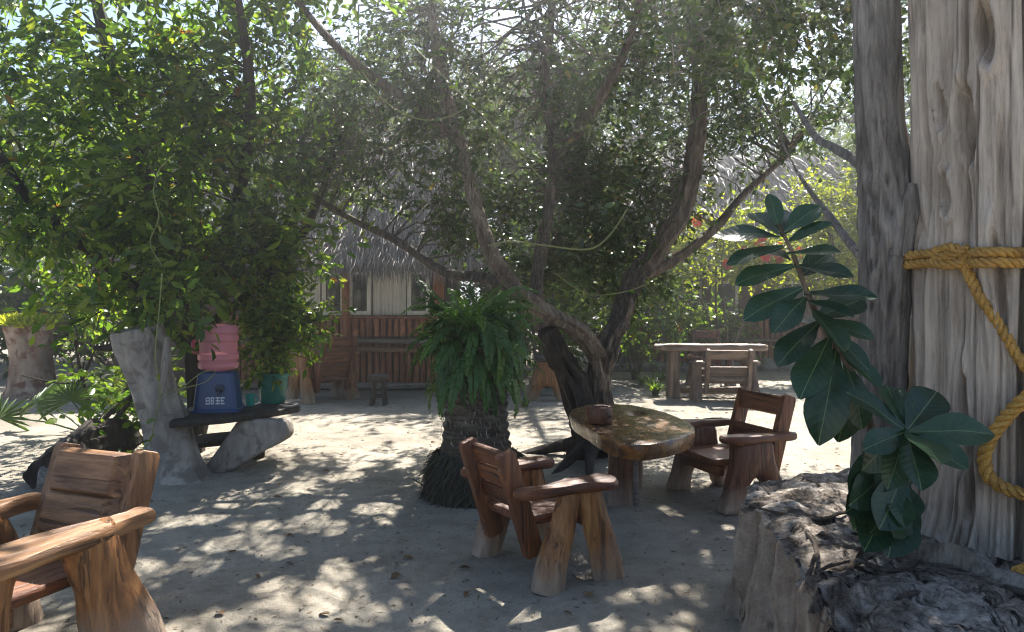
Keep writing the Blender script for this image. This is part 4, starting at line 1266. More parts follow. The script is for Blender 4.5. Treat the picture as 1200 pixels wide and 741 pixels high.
def place_leaf(root, me, a, b_, nrm, ws=1.0):
    base = Vector(root.location)
    d = b_ - a
    L = d.length
    x = d.normalized()
    y = Vector(nrm).cross(x).normalized()
    z = x.cross(y)
    mw = Matrix(((x.x * L, y.x * L * ws, z.x * L, a.x - base.x), (x.y * L, y.y * L * ws, z.y * L, a.y - base.y), (x.z * L, y.z * L * ws, z.z * L, a.z - base.z), (0, 0, 0, 1)))
    return link('leaf', me, root, mw)


def broad_plant():
    rng = random.Random(8)
    root = thing('broad_leaved_plant', Vector((1.47, 2.75, 0.6)), 'dark green broad-leaved plant growing up from the root ledge beside the trunks', 'plant')
    d0 = 2.72
    stem = [Vector((1.47, 2.75, 0.58)), P(1035, 560, d0), P(1020, 500, d0), P(995, 430, d0), P(965, 385, d0), P(945, 340, d0), P(930, 300, d0), P(912, 262, d0)]
    limb_mesh(root, 'stem', stem, [0.02, 0.018, 0.016, 0.014, 0.012, 0.010, 0.008, 0.005], 'bark_pale', 9, 0.15, 1)
    limb_mesh(root, 'stem', [Vector((1.47, 2.75, 0.58)), P(1055, 600, 2.6), P(1062, 550, 2.5), P(1062, 512, 2.42)], [0.022, 0.018, 0.015, 0.012], 'bark_pale', 9, 0.15, 2)
    # (base px, tip px, depth change at the tip, facing: up tilt toward the camera)
    L = [((914, 272), (902, 226), 0.05, (0.1, -1, 0.2)), ((916, 274), (962, 236), 0.0, (-0.3, -0.8, 0.6)), ((920, 285), (976, 262), -0.05, (-0.2, -0.6, 0.8)), ((914, 278), (838, 264), 0.05, (0.2, -0.7, 0.8)),
         ((922, 298), (985, 293), -0.1, (-0.1, -0.6, 0.9)), ((918, 290), (852, 302), 0.0, (0.1, -0.6, 0.9)), ((912, 275), (880, 250), 0.15, (0.2, -1, 0.3)), ((915, 276), (935, 240), 0.15, (0, -1, 0.3)),
         ((930, 312), (1001, 322), -0.1, (0.0, -0.6, 0.8)), ((930, 312), (862, 326), 0.0, (0, -0.7, 0.7)), ((936, 325), (972, 296), 0.12, (-0.2, -0.9, 0.4)), ((926, 305), (895, 285), 0.15, (0.2, -1, 0.3)),
         ((942, 345), (1029, 346), -0.1, (0.05, -0.6, 0.8)), ((940, 338), (872, 368), -0.02, (0.0, -0.7, 0.7)), ((944, 352), (1000, 372), -0.15, (0.2, -0.7, 0.7)), ((944, 348), (912, 378), -0.15, (-0.1, -0.8, 0.6)),
         ((955, 372), (1026, 396), -0.12, (0.1, -0.7, 0.7)), ((960, 378), (912, 420), -0.12, (-0.3, -0.7, 0.6)), ((956, 372), (1012, 350), 0.12, (-0.1, -0.9, 0.5)), ((966, 388), (1024, 425), -0.1, (0.2, -0.8, 0.6)),
         ((972, 395), (938, 465), -0.15, (-0.4, -0.9, 0.3)), ((980, 408), (962, 518), -0.12, (-0.3, -1, 0.1)), ((985, 412), (1032, 455), -0.12, (0.3, -0.9, 0.4)), ((990, 425), (1020, 498), -0.1, (0.2, -1, 0.1)),
         ((962, 382), (930, 372), 0.25, (0, -0.8, 0.6)), ((1000, 440), (985, 520), 0.0, (-0.2, -1, 0.1)), ((950, 360), (990, 412), -0.2, (0.3, -1, 0.3)), ((975, 400), (1012, 395), 0.2, (0, -0.7, 0.7))]
    for k, (a, b_, dd, nr) in enumerate(L):
        place_leaf(root, BIGLEAF[k % 4], P(a[0], a[1], d0), P(b_[0], b_[1], d0 + dd), nr, rng.uniform(0.82, 1.02))
    # front rosette
    c = (1062, 506)
    dr = 2.40
    for k, (tp, dd, nr) in enumerate([((998, 453), 0.1, (0.2, -0.7, 0.7)), ((1040, 452), 0.18, (0.1, -0.8, 0.6)), ((1100, 456), 0.15, (-0.15, -0.8, 0.6)), ((1168, 500), -0.06, (0.0, -0.7, 0.8)),
                                      ((1134, 550), -0.15, (0.1, -0.9, 0.5)), ((1082, 572), -0.18, (0.0, -1, 0.3)), ((1018, 522), -0.1, (-0.2, -0.9, 0.5)), ((1040, 574), -0.08, (-0.2, -1, 0.2)), ((1072, 460), 0.2, (0, -0.9, 0.4)), ((1106, 530), -0.25, (0.1, -0.8, 0.6))]):
        place_leaf(root, BIGLEAF[(k + 1) % 3], P(c[0], c[1], dr), P(tp[0], tp[1], dr + dd), nr, rng.uniform(0.9, 1.1))
    # skirt of drooping leaves below
    for k in range(34):
        x = rng.uniform(1000, 1078)
        y = rng.uniform(495, 585)
        a = P(rng.uniform(1020, 1062), y, 2.55 + rng.uniform(-0.05, 0.12))
        b_ = P(x, y + rng.uniform(35, 68), 2.50 + rng.uniform(-0.12, 0.12))
        if b_.z < 0.66:
            b_.z = 0.66
        place_leaf(root, BIGLEAF[k % 4], a, b_, (rng.uniform(-0.5, 0.5), -1, rng.uniform(0, 0.5)), rng.uniform(0.9, 1.2))


broad_plant()


# ------------------------------------------------------------------ chairs
def plank_between(mb, a, b_, wd, th, up, bevel=0.01):
    a, b_ = Vector(a), Vector(b_)
    x = (b_ - a)
    L = x.length
    x.normalize()
    z = (Vector(up) - x * Vector(up).dot(x)).normalized()
    y = z.cross(x)
    c = (a + b_) / 2
    mw = Matrix(((x.x, y.x, z.x, c.x), (x.y, y.y, z.y, c.y), (x.z, y.z, z.z, c.z), (0, 0, 0, 1)))
    hx, hy = L / 2, wd / 2
    mb.slab(rounded([(-hx, -hy), (hx, -hy), (hx, hy), (-hx, hy)], min(0.02, hy * 0.5), 2), -th / 2, th / 2, bevel, mw)


def chair(loc, facing, label, seed, w=0.8, arm_h=0.58, back_h=0.76, style='vee', legmat='leg', slatmat='wood_y', armmat='wood_x', seatmat='wood_x', thick=1.0, slats=3, slat_th=0.035, group='rustic log armchairs', reach=1.0, rear=0.42):
    """local +x is the way the sitter faces"""
    rng = random.Random(seed)
    t = thing('wooden_armchair', (loc[0], loc[1], 0), label, 'chair', R(facing), group)
    hw = w / 2
    # seat
    o = rounded([(-0.27, -hw + 0.10), (0.31, -hw + 0.08), (0.32, hw - 0.08), (-0.27, hw - 0.10)], 0.04)
    q = MB(); q.slab(o, 0.335, 0.385, 0.012, jit=0.006, seed=seed); q.build('seat', seatmat, t)
    q = MB(); q.box((0.06, w - 0.2, 0.08), None, (0.24, 0, 0.292), 0.01); q.build('seat_rail', slatmat, t)
    # back posts
    yp = hw - 0.10
    bx0, bx1 = -0.20, -0.40

    def on_back(z):
        f = (z - 0.16) / (back_h - 0.16)
        return bx0 + (bx1 - bx0) * f
    for s in (-1, 1):
        q = MB()
        plank_between(q, (on_back(0.16), s * yp, 0.16), (on_back(back_h + 0.015), s * yp, back_h + 0.015), 0.058, 0.115, (1, 0, 0.3), 0.016)
        q.build('back_post', slatmat.replace('_y', '_z').replace('_x', '_z'), t)
    # slats
    span = back_h - 0.42
    sh = (span - 0.008 * (slats - 1)) / slats if slats > 2 else (0.155 if slat_th < 0.1 else 0.215)
    for k in range(slats):
        zc = back_h - sh / 2 - k * (span - sh) / max(1, slats - 1) if slats > 1 else back_h - sh / 2
        up = Vector((on_back(1) - on_back(0), 0, 1)).normalized()
        nrm = Vector((up.z, 0, -up.x))
        q = MB()
        off = nrm * 0.018
        plank_between(q, Vector((on_back(zc), -yp + 0.029, zc)) + off, Vector((on_back(zc), yp - 0.029, zc)) + off, sh, slat_th * rng.uniform(0.9, 1.1), nrm, 0.01 if slat_th < 0.06 else 0.05)
        q.build('back_slat', slatmat, t)
    # arms: live-edge slabs
    for s in (-1, 1):
        pts = [(-rear, -0.045), (-0.2, -0.065), (0.05, -0.10), (0.26 * reach, -0.105), (0.345 * reach, -0.055), (0.355 * reach, 0.02), (0.28 * reach, 0.085), (0.05, 0.085), (-0.2, 0.055), (-rear, 0.045)]
        pts = [(x * 0.88 * (1 + rng.uniform(-0.03, 0.03)), s * (-y) * (1 + rng.uniform(-0.12, 0.12)) + s * hw) for x, y in pts]
        o = [(p.x, p.y) for p in spline([(a, b_, 0) for a, b_ in pts], 3, True)]
        if s > 0:
            o = o[::-1]
        area = sum(o[i - 1][0] * o[i][1] - o[i][0] * o[i - 1][1] for i in range(len(o)))
        if area < 0:
            o = o[::-1]
        q = MB(); q.slab(o, arm_h - 0.055 * thick ** 0.5, arm_h, 0.016, jit=0.022, seed=seed + s); q.build('armrest', armmat, t)
    # legs
    for s in (-1, 1):
        y = s * hw
        if style == 'vee':
            for fx0, fx1, r0, r1, sq in ((0.11, 0.25, 0.078, 0.088, (1.15, 0.85)), (-0.01, -0.20, 0.07, 0.095, (1.1, 0.85))):
                k = thick
                if fx1 > 0:
                    fx0, fx1 = fx0 * reach ** 2, fx1 * reach ** 1.3
                q = MB()
                sp = spline([(fx0, y, arm_h - 0.03), (fx0 + (fx1 - fx0) * 0.35 + rng.uniform(-0.012, 0.012), y + s * 0.01, arm_h * 0.62), (fx0 + (fx1 - fx0) * 0.72, y + s * 0.025, arm_h * 0.28), (fx1, y + s * 0.04, -0.015)], 5)
                q.tube(sp, lerp_list([r0 * k, r0 * 1.02 * k, r1 * 0.95 * k, r1 * k], len(sp)), 16, 0.16, 4, seed + fx1 * 7 + s, squash=sq)
                q.build('leg', legmat, t)
        else:
            out_ = [(-0.30, 0.0), (-0.16, 0.0), (-0.10, 0.16), (-0.02, 0.255), (0.06, 0.24), (0.12, 0.12), (0.14, 0.0), (0.31, 0.0), (0.27, 0.15), (0.21, 0.36), (0.175, arm_h - 0.04), (-0.10, arm_h - 0.04), (-0.15, 0.38), (-0.24, 0.16)]
            th = 0.16 * thick
            mw = Matrix(((1, 0, 0, 0), (0, 0, -1, y + th / 2), (0, 1, 0, -0.01), (0, 0, 0, 1)))
            arch(t, out_, th, y, legmat, seed + s)
    return t


def arch(parent, outline, th, y, mat, seed, name='leg', bev=0.035):
    """solid piece with an arched outline (local x,z) and real thickness along y, edges rounded"""
    o = spline([(a, b_, 0) for a, b_ in outline], 3, True)
    n = len(o)
    nr = []
    for i in range(n):
        tn = (o[(i + 1) % n] - o[i - 1]).normalized()
        nr.append(Vector((tn.y, -tn.x, 0)))
    area = sum(o[i - 1].x * o[i].y - o[i].x * o[i - 1].y for i in range(n))
    sg = 1 if area > 0 else -1
    vs, fs = [], []
    for yy, ins in ((-th / 2, bev), (-th / 2 + bev * 0.5, bev * 0.3), (-th / 2 + bev, 0), (th / 2 - bev, 0), (th / 2 - bev * 0.5, bev * 0.3), (th / 2, bev)):
        for i, p in enumerate(o):
            q = p - nr[i] * ins * sg
            w = 1 + 0.12 * noise.noise(Vector((p.x * 5 + seed, p.y * 5, yy * 6)))
            vs.append((q.x, y + yy * w, max(q.y, -0.015)))
    for k in range(5):
        for i in range(n):
            j = (i + 1) % n
            fs.append((k * n + i, (k + 1) * n + i, (k + 1) * n + j, k * n + j) if sg > 0 else (k * n + i, k * n + j, (k + 1) * n + j, (k + 1) * n + i))
    a = tuple(range(n))
    b_ = tuple(range(5 * n, 6 * n))
    fs += [a if sg > 0 else a[::-1], b_[::-1] if sg > 0 else b_]
    q = MB()
    q.v, q.f = vs, fs
    return q.build(name, mat, parent)


chair((0.17, 4.24), 31, 'red-brown log armchair with splayed pale legs and back turned, in front of palm stump', 1, 0.66, 0.58, 0.76, 'vee', 'leg', 'wood_y', 'wood_x', 'wood_x', 1.0, 3).scale = (0.93, 0.93, 0.95)
chair((1.70, 5.76), 198, 'red-brown armchair with carved arched legs facing the slab table beside the root ledge', 2, 0.78, 0.58, 0.84, 'arch', 'leg_dark', 'wood_y', 'wood_x', 'wood_x', 1.05, 2, 0.05).scale = (0.94, 0.94, 0.97)
chair((-2.10, 3.12), 248, 'honey-brown armchair with thick rounded back beams, deep in front of the grey stump', 3, 0.72, 0.60, 0.82, 'vee', 'leg', 'honey_y', 'honey_x', 'wood_x', 1.55, 2, 0.18, reach=1.9, rear=0.36)
g_ = G(378, 470)
chair((g_.x, g_.y + 0.1), 140, 'tall slatted armchair with orange log legs beside the hut wall', 4, 0.8, 0.80, 1.05, 'vee', 'leg', 'wood_y', 'honey_x', 'wood_x', 1.25, 3, 0.03)
g_ = G(850, 470)
chair((g_.x, g_.y + 0.05), 86, 'sun-bleached armchair drawn up to the plank table, backrest with two slats', 5, 0.86, 0.66, 0.84, 'vee', 'oldwood_z', 'oldwood_y', 'oldwood_x', 'oldwood_x', 0.9, 2, 0.035)
chair((3.72, 13.6), 268, 'reddish chair behind the plank table, only its high back showing', 6, 0.66, 0.62, 1.08, 'vee', 'leg_dark', 'wood_y', 'wood_x', 'wood_x', 0.8, 2, 0.04)


# ------------------------------------------------------------------ slab table with carved pot
def slab_table():
    base = Vector((0.88, 5.5, 0))
    t = thing('slab_table', base, 'live-edge oiled slab table with hollow on top standing by the spreading tree', 'table')
    zt = 0.66
    px = [(668, 486), (688, 500), (712, 514), (745, 521), (780, 518), (811, 508), (812, 498), (785, 485), (748, 476), (706, 473), (676, 477)]
    o = []
    for a, b_ in px:
        g = G(a, b_, zt) - base
        o.append((g.x, g.y, 0))
    sp = spline(o, 8, True)
    n = len(sp)
    cx = sum(p.x for p in sp) / n
    cy = sum(p.y for p in sp) / n
    vs, fs = [], []
    hol = G(745, 484, zt) - base
    prof = [(-0.11, 0.93), (-0.105, 0.965), (-0.06, 0.99), (-0.02, 1.0), (-0.004, 0.992), (0.0, 0.975)] + [(0.0, s) for s in np.linspace(0.93, 0.0, 16)]
    for (z, s) in prof:
        for i, p in enumerate(sp):
            e = 1 + (0.025 * noise.noise(Vector((p.x * 7, p.y * 7, z * 9))) if s > 0.9 else 0)
            x, y = cx + (p.x - cx) * s * e, cy + (p.y - cy) * s * e
            zz = zt + z
            if z == 0.0:
                u = (x - hol.x) * 0.85 + (y - hol.y) * 0.25
                v_ = (y - hol.y) - (x - hol.x) * 0.4
                dd = math.hypot((x - hol.x - 0.0) / 0.10, v_ / 0.16)
                zz -= 0.05 * max(0, 1 - dd) + 0.004 * noise.noise(Vector((x * 4, y * 4, 3)))
            vs.append((x, y, zz))
    for k in range(len(prof) - 1):
        for i in range(n):
            j = (i + 1) % n
            fs.append((k * n + i, k * n + j, (k + 1) * n + j, (k + 1) * n + i))
    fs.append(tuple(reversed(range(n))))
    q = MB()
    q.v, q.f = [tuple(v_) for v_ in vs], fs
    q.build('table_top', 'slab', t)
    g = G(728, 590) - base
    q = MB(); q.tube([(g.x, g.y, -0.02), (g.x, g.y, 0.2), (g.x + 0.01, g.y, 0.57)], [0.115, 0.105, 0.112], 14, 0.10, 3, 3, squash=(1, 0.9)); q.build('leg', 'leg_dark', t)
    g2 = G(744, 592) - base
    q = MB(); q.tube([(g2.x + 0.01, g2.y, -0.02), (g2.x, g2.y, 0.25), (g2.x - 0.005, g2.y, 0.57)], [0.036, 0.028, 0.03], 9, 0.25, 5, 8); q.build('prop', 'greywood', t)
    q = MB(); q.tube([(0.12, 0.62, -0.02), (0.12, 0.6, 0.57)], [0.11, 0.10], 12, 0.12, 3, 5); q.build('leg', 'leg_dark', t)
    # carved pot on it
    c = G(702, 496, zt)
    pot = thing('wooden_pot', c, 'small dark carved wooden pot with open top on the slab table', 'pot')
    q = MB()
    q.lathe([(0.055, 0.0), (0.076, 0.006), (0.083, 0.05), (0.080, 0.095), (0.072, 0.105), (0.058, 0.105), (0.054, 0.09), (0.052, 0.03), (0.0, 0.028)], 20, (0, 0, 0.001), 0.16, 3)
    q.build('bowl', 'wood_z', pot)
    pot.scale = (1.3, 1.3, 1.15)
    q = MB(); q.blob((0.045, -0.064, 0.06), (0.013, 0.012, 0.017), 2, 0.5, 10, 6); q.build('knot', 'darkstool', pot)  # dark blob in place of the shaded hole in the pot's side


slab_table()


def plank_table():
    c = G(838, 468)
    base = Vector((c.x - 0.02, 12.25, 0))
    t = thing('plank_table', base, 'long sun-bleached plank table on stout posts near the far hut', 'table', R(-4))
    o = [(p.x, p.y) for p in spline([(-0.86, -0.28, 0), (-0.3, -0.31, 0), (0.3, -0.29, 0), (0.85, -0.31, 0), (0.86, 0.0, 0), (0.83, 0.31, 0), (0.0, 0.3, 0), (-0.84, 0.3, 0)], 4, True)]
    q = MB(); q.slab(o, 0.80, 0.90, 0.02, jit=0.02); q.build('table_top', 'oldwood_x', t)
    for x in (-0.62, 0.62):
        for y in (-0.16, 0.16):
            q = MB(); q.tube([(x, y, -0.02), (x * 1.01, y, 0.4), (x, y, 0.81)], [0.105, 0.09, 0.095], 12, 0.12, 3, x + y); q.build('leg', 'oldwood_z', t)
    q = MB(); q.tube([(-0.7, 0, 0.14), (0, 0, 0.12), (0.7, 0, 0.14)], 0.06, 10, 0.1); q.build('stretcher', 'oldwood_x', t)


plank_table()


def a_stool():
    c = G(641, 470)
    t = thing('arched_bench', (c.x, c.y, 0), 'stubby bench with A-shaped orange log end behind the spreading tree', 'bench')
    out_ = [(-0.34, 0.0), (-0.17, 0.0), (-0.12, 0.14), (-0.03, 0.24), (0.06, 0.23), (0.13, 0.12), (0.17, 0.0), (0.34, 0.0), (0.28, 0.2), (0.17, 0.5), (0.15, 0.66), (-0.13, 0.66), (-0.16, 0.48), (-0.28, 0.18)]
    arch(t, out_, 0.2, 0.0, 'leg', 3)
    arch(t, out_, 0.2, 0.8, 'leg', 7)
    q = MB(); q.box((0.36, 1.15, 0.06), None, (0.01, 0.4, 0.675), 0.015); q.build('seat', 'blackwood', t)


a_stool()


def stool():
    c = G(444, 474)
    t = thing('round_stool', (c.x, c.y, 0), 'small dark round stool in front of the hut log wall', 'stool')
    q = MB(); q.lathe([(0.10, 0.38), (0.15, 0.385), (0.165, 0.42), (0.16, 0.46), (0.13, 0.475), (0.0, 0.478)], 18, (0, 0, 0), 0.06); q.build('seat', 'darkstool', t)
    for k in range(4):
        a = PI / 4 + k * PI / 2
        q = MB(); q.tube([(0.15 * math.cos(a), 0.15 * math.sin(a), -0.01), (0.12 * math.cos(a), 0.12 * math.sin(a), 0.2), (0.10 * math.cos(a), 0.10 * math.sin(a), 0.39)], 0.03, 9, 0.12, 4, k); q.build('leg', 'darkstool', t)
    for k in range(4):
        a, b_ = PI / 4 + k * PI / 2, PI / 4 + (k + 1) * PI / 2
        q = MB(); q.tube([(0.13 * math.cos(a), 0.13 * math.sin(a), 0.13), (0.13 * math.cos(b_), 0.13 * math.sin(b_), 0.13)], 0.02, 7); q.build('stretcher', 'darkstool', t)


stool()


# ------------------------------------------------------------------ left bench group
def left_bench():
    g = G(206, 560)
    st = thing('grey_stump', (g.x, g.y, 0), 'leaning pale grey dead trunk supporting the dark plank shelf', 'trunk')
    d = g.y
    limb_mesh(st, 'trunk', [P(209, 572, d), P(203, 545, d), P(190, 490, d), P(175, 440, d - 0.05), P(165, 405, d - 0.08), P(160, 385, d - 0.1)], [0.31, 0.235, 0.20, 0.195, 0.215, 0.20], 'greylog', 34, 0.28, 2.0, 8, 2.2)
    limb_mesh(st, 'stub', [P(180, 425, d - 0.1), P(150, 408, d - 0.15), P(128, 409, d - 0.2), P(110, 408, d - 0.22)], [0.08, 0.045, 0.03, 0.02], 'bark_dark', 10, 0.3, 4.0, 5)
    limb_mesh(st, 'bark_flap', [P(196, 395, d - 0.2), P(194, 430, d - 0.22), P(190, 462, d - 0.22)], [0.02, 0.035, 0.012], 'greylog', 10, 0.5, 6.0, 5)
    # shelf
    b0 = P(270, 480, 6.75)
    t = thing('plank_shelf', (b0.x, b0.y, 0), 'dark plank shelf on a slanted grey slab leg against the pale stump', 'shelf')
    base = Vector((b0.x, b0.y, 0))
    zt = 0.545
    o = [G(197, 494, zt), G(262, 489, zt), G(322, 481, zt), G(352, 476, zt), G(352, 468, zt), G(300, 471, zt), G(222, 477, zt)]
    o = [(p.x - base.x, p.y - base.y) for p in o]
    q = MB(); q.slab(rounded(o, 0.03), zt - 0.06, zt, 0.012, jit=0.008); q.build('plank', 'blackwood', t)
    q = MB()
    plank_between(q, P(206, 520, 6.9) - base, P(285, 512, 7.05) - base, 0.16, 0.05, (0, -0.5, 1)); q.build('lower_plank', 'darkstool', t)
    # slanted slab leg
    dd = 6.62
    pxs = [(239, 549), (246, 557), (272, 552), (306, 531), (334, 516), (337, 503), (330, 487), (314, 492), (309, 481), (281, 484), (268, 507), (252, 530)]
    out_ = [((x - 600) / F * dd - base.x, EYE - (y - HZ) / F * dd) for x, y in pxs]
    out_ = [(x, min(z, zt - 0.062)) for x, z in out_]
    arch(t, out_, 0.2, dd - base.y + 0.1, 'greylog', 5, 'slab_leg', 0.03)
    q = MB(); q.tube([P(300, 545, 7.3) - base, P(305, 490, 7.3) - base], [0.09, 0.08], 10, 0.2); q.build('rear_leg', 'bark_dark', t)

    # ---- water dispenser
    zt += 0.002
    w0 = G(256, 481, zt)
    w = thing('water_dispenser', w0, 'blue tabletop water dispenser with white print and tap', 'dispenser', R(8))
    q = MB()
    rings = [(0.0, 0.215, 0.17), (0.02, 0.215, 0.17), (0.03, 0.195, 0.155), (0.14, 0.185, 0.15), (0.30, 0.165, 0.14), (0.355, 0.16, 0.135), (0.37, 0.145, 0.12), (0.372, 0.10, 0.09)]
    vs, fs = [], []
    n = None
    for (z, hx, hy) in rings:
        o = rounded([(-hx, -hy), (hx, -hy), (hx, hy), (-hx, hy)], 0.05, 5)
        n = len(o)
        vs += [(x, y, z) for x, y in o]
    for k in range(len(rings) - 1):
        for i in range(n):
            j = (i + 1) % n
            fs.append((k * n + i, k * n + j, (k + 1) * n + j, (k + 1) * n + i))
    fs.append(tuple(reversed(range(n))))
    fs.append(tuple(range((len(rings) - 1) * n, len(rings) * n)))
    q.add(vs, fs)
    body = q.build('body', 'blue', w)
    q = MB(); q.lathe([(0.035, 0), (0.04, 0.01), (0.04, 0.03), (0.025, 0.035)], 14); tp = q.build('tap', 'bluetap', w)
    tp.matrix_local = Matrix.Translation((0.05, -0.143, 0.22)) @ Matrix.Rotation(R(90), 4, 'X')
    q = MB(); q.box((0.025, 0.05, 0.02), None, (0.05, -0.19, 0.20), 0.006); q.box((0.02, 0.02, 0.05), None, (0.05, -0.205, 0.18), 0.006); q.build('spout', 'bluetap', w)
    q = MB()
    # white print: four blocky glyphs in two rows
    rows = [[(0, 0, 3, .6), (0, 0, .6, 3), (2.4, 0, .6, 3), (0, 1.3, 3, .5), (1, 2.4, 1.4, .6)], [(0, 0, .7, 3), (0, 2.4, 2.6, .6), (0, 1.2, 2, .5), (1.8, 0, .6, 2.6), (0, 0, 2.6, .6)],
            [(0, 0, 3, .6), (0, 1.2, 3, .6), (0, 2.4, 3, .6), (1.2, 0, .6, 3)], [(0, 0, .6, 3), (0, 2.4, 2.8, .6), (0, 1.2, 2.2, .6), (0, 0, 2.8, .6)]]
    for gi, gl in enumerate(rows):
        for (x, z, sx, sz) in gl:
            x0 = -0.03 + (gi - 1) * 0.044 + x * 0.012
            z0 = 0.075 + z * 0.022
            yy = -0.1555 + (z0 / 0.37) * 0.0175
            q.box((sx * 0.0125, 0.004, sz * 0.022), None, (x0 + sx * 0.006, yy, z0 + sz * 0.011), 0.001)
    q.build('printed_lettering', 'print', w)
    # ---- bottle
    bt = thing('water_bottle', w0 + Vector((0, 0, 0.374)), 'pink translucent ribbed water bottle upturned on the blue dispenser', 'bottle', R(8))
    q = MB()
    pr = [(0.03, 0.0), (0.10, 0.0), (0.165, 0.02), (0.182, 0.04), (0.182, 0.075), (0.170, 0.085), (0.170, 0.095), (0.184, 0.11), (0.184, 0.155)]
    pr += [(0.168, 0.17), (0.168, 0.27), (0.184, 0.285), (0.184, 0.325), (0.172, 0.335), (0.172, 0.345), (0.180, 0.355), (0.178, 0.395), (0.155, 0.425), (0.10, 0.437), (0.0, 0.432)]
    inner = [(max(0, r - 0.006), z + 0.003) for r, z in pr]
    q.lathe(pr, 36, (0, 0, 0), 0, 0, False)
    q.build('shell', 'pink', bt)
    q = MB(); q.tube(spline([(-0.165, -0.06, 0.17), (-0.20, -0.075, 0.185), (-0.205, -0.075, 0.23), (-0.20, -0.075, 0.275), (-0.165, -0.06, 0.29)], 4), 0.016, 9); q.build('handle', 'pink2', bt)
    # ---- cup
    c0 = G(293, 476, zt)
    cu = thing('cup', c0, 'mint green plastic cup between the dispenser and teal pot', 'cup')
    q = MB(); q.lathe([(0.0, 0.001), (0.036, 0.001), (0.038, 0.01), (0.048, 0.115), (0.051, 0.118), (0.045, 0.115), (0.035, 0.012), (0.0, 0.01)], 22, cap=False); q.build('wall', 'mint', cu)
    q = MB(); q.tube(spline([(0.045, 0, 0.09), (0.07, 0, 0.085), (0.068, 0, 0.04), (0.042, 0, 0.035)], 4), 0.006, 7); q.build('handle', 'mint', cu)
    # ---- pot with plant
    p0 = G(320, 472, zt)
    pt = thing('plant_pot', p0, 'teal plastic flower pot with embossed emblem holding a leafy bush', 'pot')
    q = MB(); q.lathe([(0.0, 0.001), (0.115, 0.001), (0.12, 0.01), (0.148, 0.27), (0.165, 0.275), (0.167, 0.30), (0.155, 0.30), (0.14, 0.27), (0.13, 0.24)], 30, cap=False); q.build('pot_wall', 'teal', pt)
    q = MB()
    for hx, hz, w_ in ((0.05, 0.05, 0.006), (0.028, 0.024, 0.006)):
        for (sx, sz, lx, lz) in ((0, 1, 2 * hx, w_), (0, -1, 2 * hx, w_), (1, 0, w_, 2 * hz), (-1, 0, w_, 2 * hz)):
            z = 0.15 + sz * hz
            q.box((lx, 0.008, lz), None, (sx * hx, -0.1345 - (z - 0.15) * 0.108 + abs(sx) * hx * 0.19, z), 0.002)
    q.build('emblem', 'teal', pt)
    q = MB(); q.lathe([(0.0, 0.25), (0.06, 0.252), (0.135, 0.245)], 20, cap=False); q.build('soil', 'soil', pt)
    b = p0
    shr = thing('potted_bush', p0 + Vector((0, 0, 0.26)), 'dense dark leafy bush growing in the teal pot', 'plant')
    LP = []
    for k, e in enumerate([(-0.22, 0.0, 0.75), (0.05, 0.05, 0.9), (0.28, 0.0, 0.7), (0.0, -0.1, 0.6)]):
        LP += limb_mesh(shr, 'stem', [p0 + Vector((e[0] * 0.15, e[1] * 0.2, 0.24)), p0 + Vector((e[0] * 0.6, e[1], 0.26 + e[2] * 0.4)), p0 + Vector((e[0], e[1], 0.2 + e[2]))], [0.014, 0.011, 0.006], 'bark_dark', 7, 0.1, k)
    P0 = np.array(p0)
    foliage(shr, [(P0 + (0, 0, 0.62), (0.34, 0.26, 0.33), 2.0), (P0 + (-0.15, 0, 0.85), (0.3, 0.22, 0.25), 1.0), (P0 + (0.2, 0, 0.8), (0.3, 0.22, 0.28), 1.2)], 60, LP, 81, 'leaf_mid', 0.10, 0.45, 6, 7, 0.22, 0.2, LEAF8, bark='bark_dark', spread=0.12, names=('branches', 'foliage'), br_r=0.004)


left_bench()


def rotten_log():
    c = G(92, 556)
    t = thing('rotten_log', (c.x, c.y, 0), 'dark rotting log lying behind the honey-brown armchair', 'log')
    limb_mesh(t, 'log', [G(48, 572) + Vector((0, 0, 0.10)), G(75, 556) + Vector((0, 0, 0.15)), G(105, 543) + Vector((0, 0, 0.17)), G(150, 530) + Vector((0, 0, 0.16))], [0.14, 0.19, 0.2, 0.15], 'bark_dark', 26, 0.45, 2.5, 8, 3.0)
    limb_mesh(t, 'bark_slab', [G(50, 580) + Vector((0, 0, 0.05)), G(58, 566) + Vector((0, 0, 0.2)), G(80, 556) + Vector((0, 0, 0.32))], [0.05, 0.06, 0.03], 'driftbark', 12, 0.5, 3.5, 6)


rotten_log()


def stump_planter():
    g = G(36, 466)
    t = thing('stump_planter', (g.x, g.y, 0), 'tall pale stump with peeling pinkish bark planted with lime ground cover', 'planter')
    q = MB()
    prof = [(0.42, -0.03), (0.36, 0.15), (0.32, 0.45), (0.31, 0.8), (0.34, 1.05), (0.37, 1.2), (0.33, 1.23), (0.0, 1.2)]
    q.lathe(prof, 26, (0, 0, 0), 0.3, 5, cap=False)
    M['peel'] = bark_mat('peeling_bark', [(0.3, (0.16, 0.09, 0.065)), (0.5, (0.36, 0.27, 0.21)), (0.75, (0.52, 0.44, 0.36))], (4, 4, 2), 0.7, 0.03, blotch=(0.17, 0.085, 0.06))
    q.build('stump', 'peel', t)
    rng = np.random.default_rng(5)
    n = 900
    a = rng.random(n) * 2 * PI
    r = 0.36 * np.sqrt(rng.random(n))
    pos = np.stack([r * np.cos(a), r * np.sin(a), 1.2 + 0.03 * rng.random(n)], 1)
    d = np.stack([np.cos(a) * r * 1.4, np.sin(a) * r * 1.4, np.full(n, 0.7)], 1) + rng.normal(size=(n, 3)) * 0.3
    link('ground_cover', leaves_mesh('ground_cover', pos, d, rng.normal(size=(n, 3)), rng.uniform(0.12, 0.26, n), rng.uniform(0.03, 0.05, n), 'leaf_lime'), t)


stump_planter()


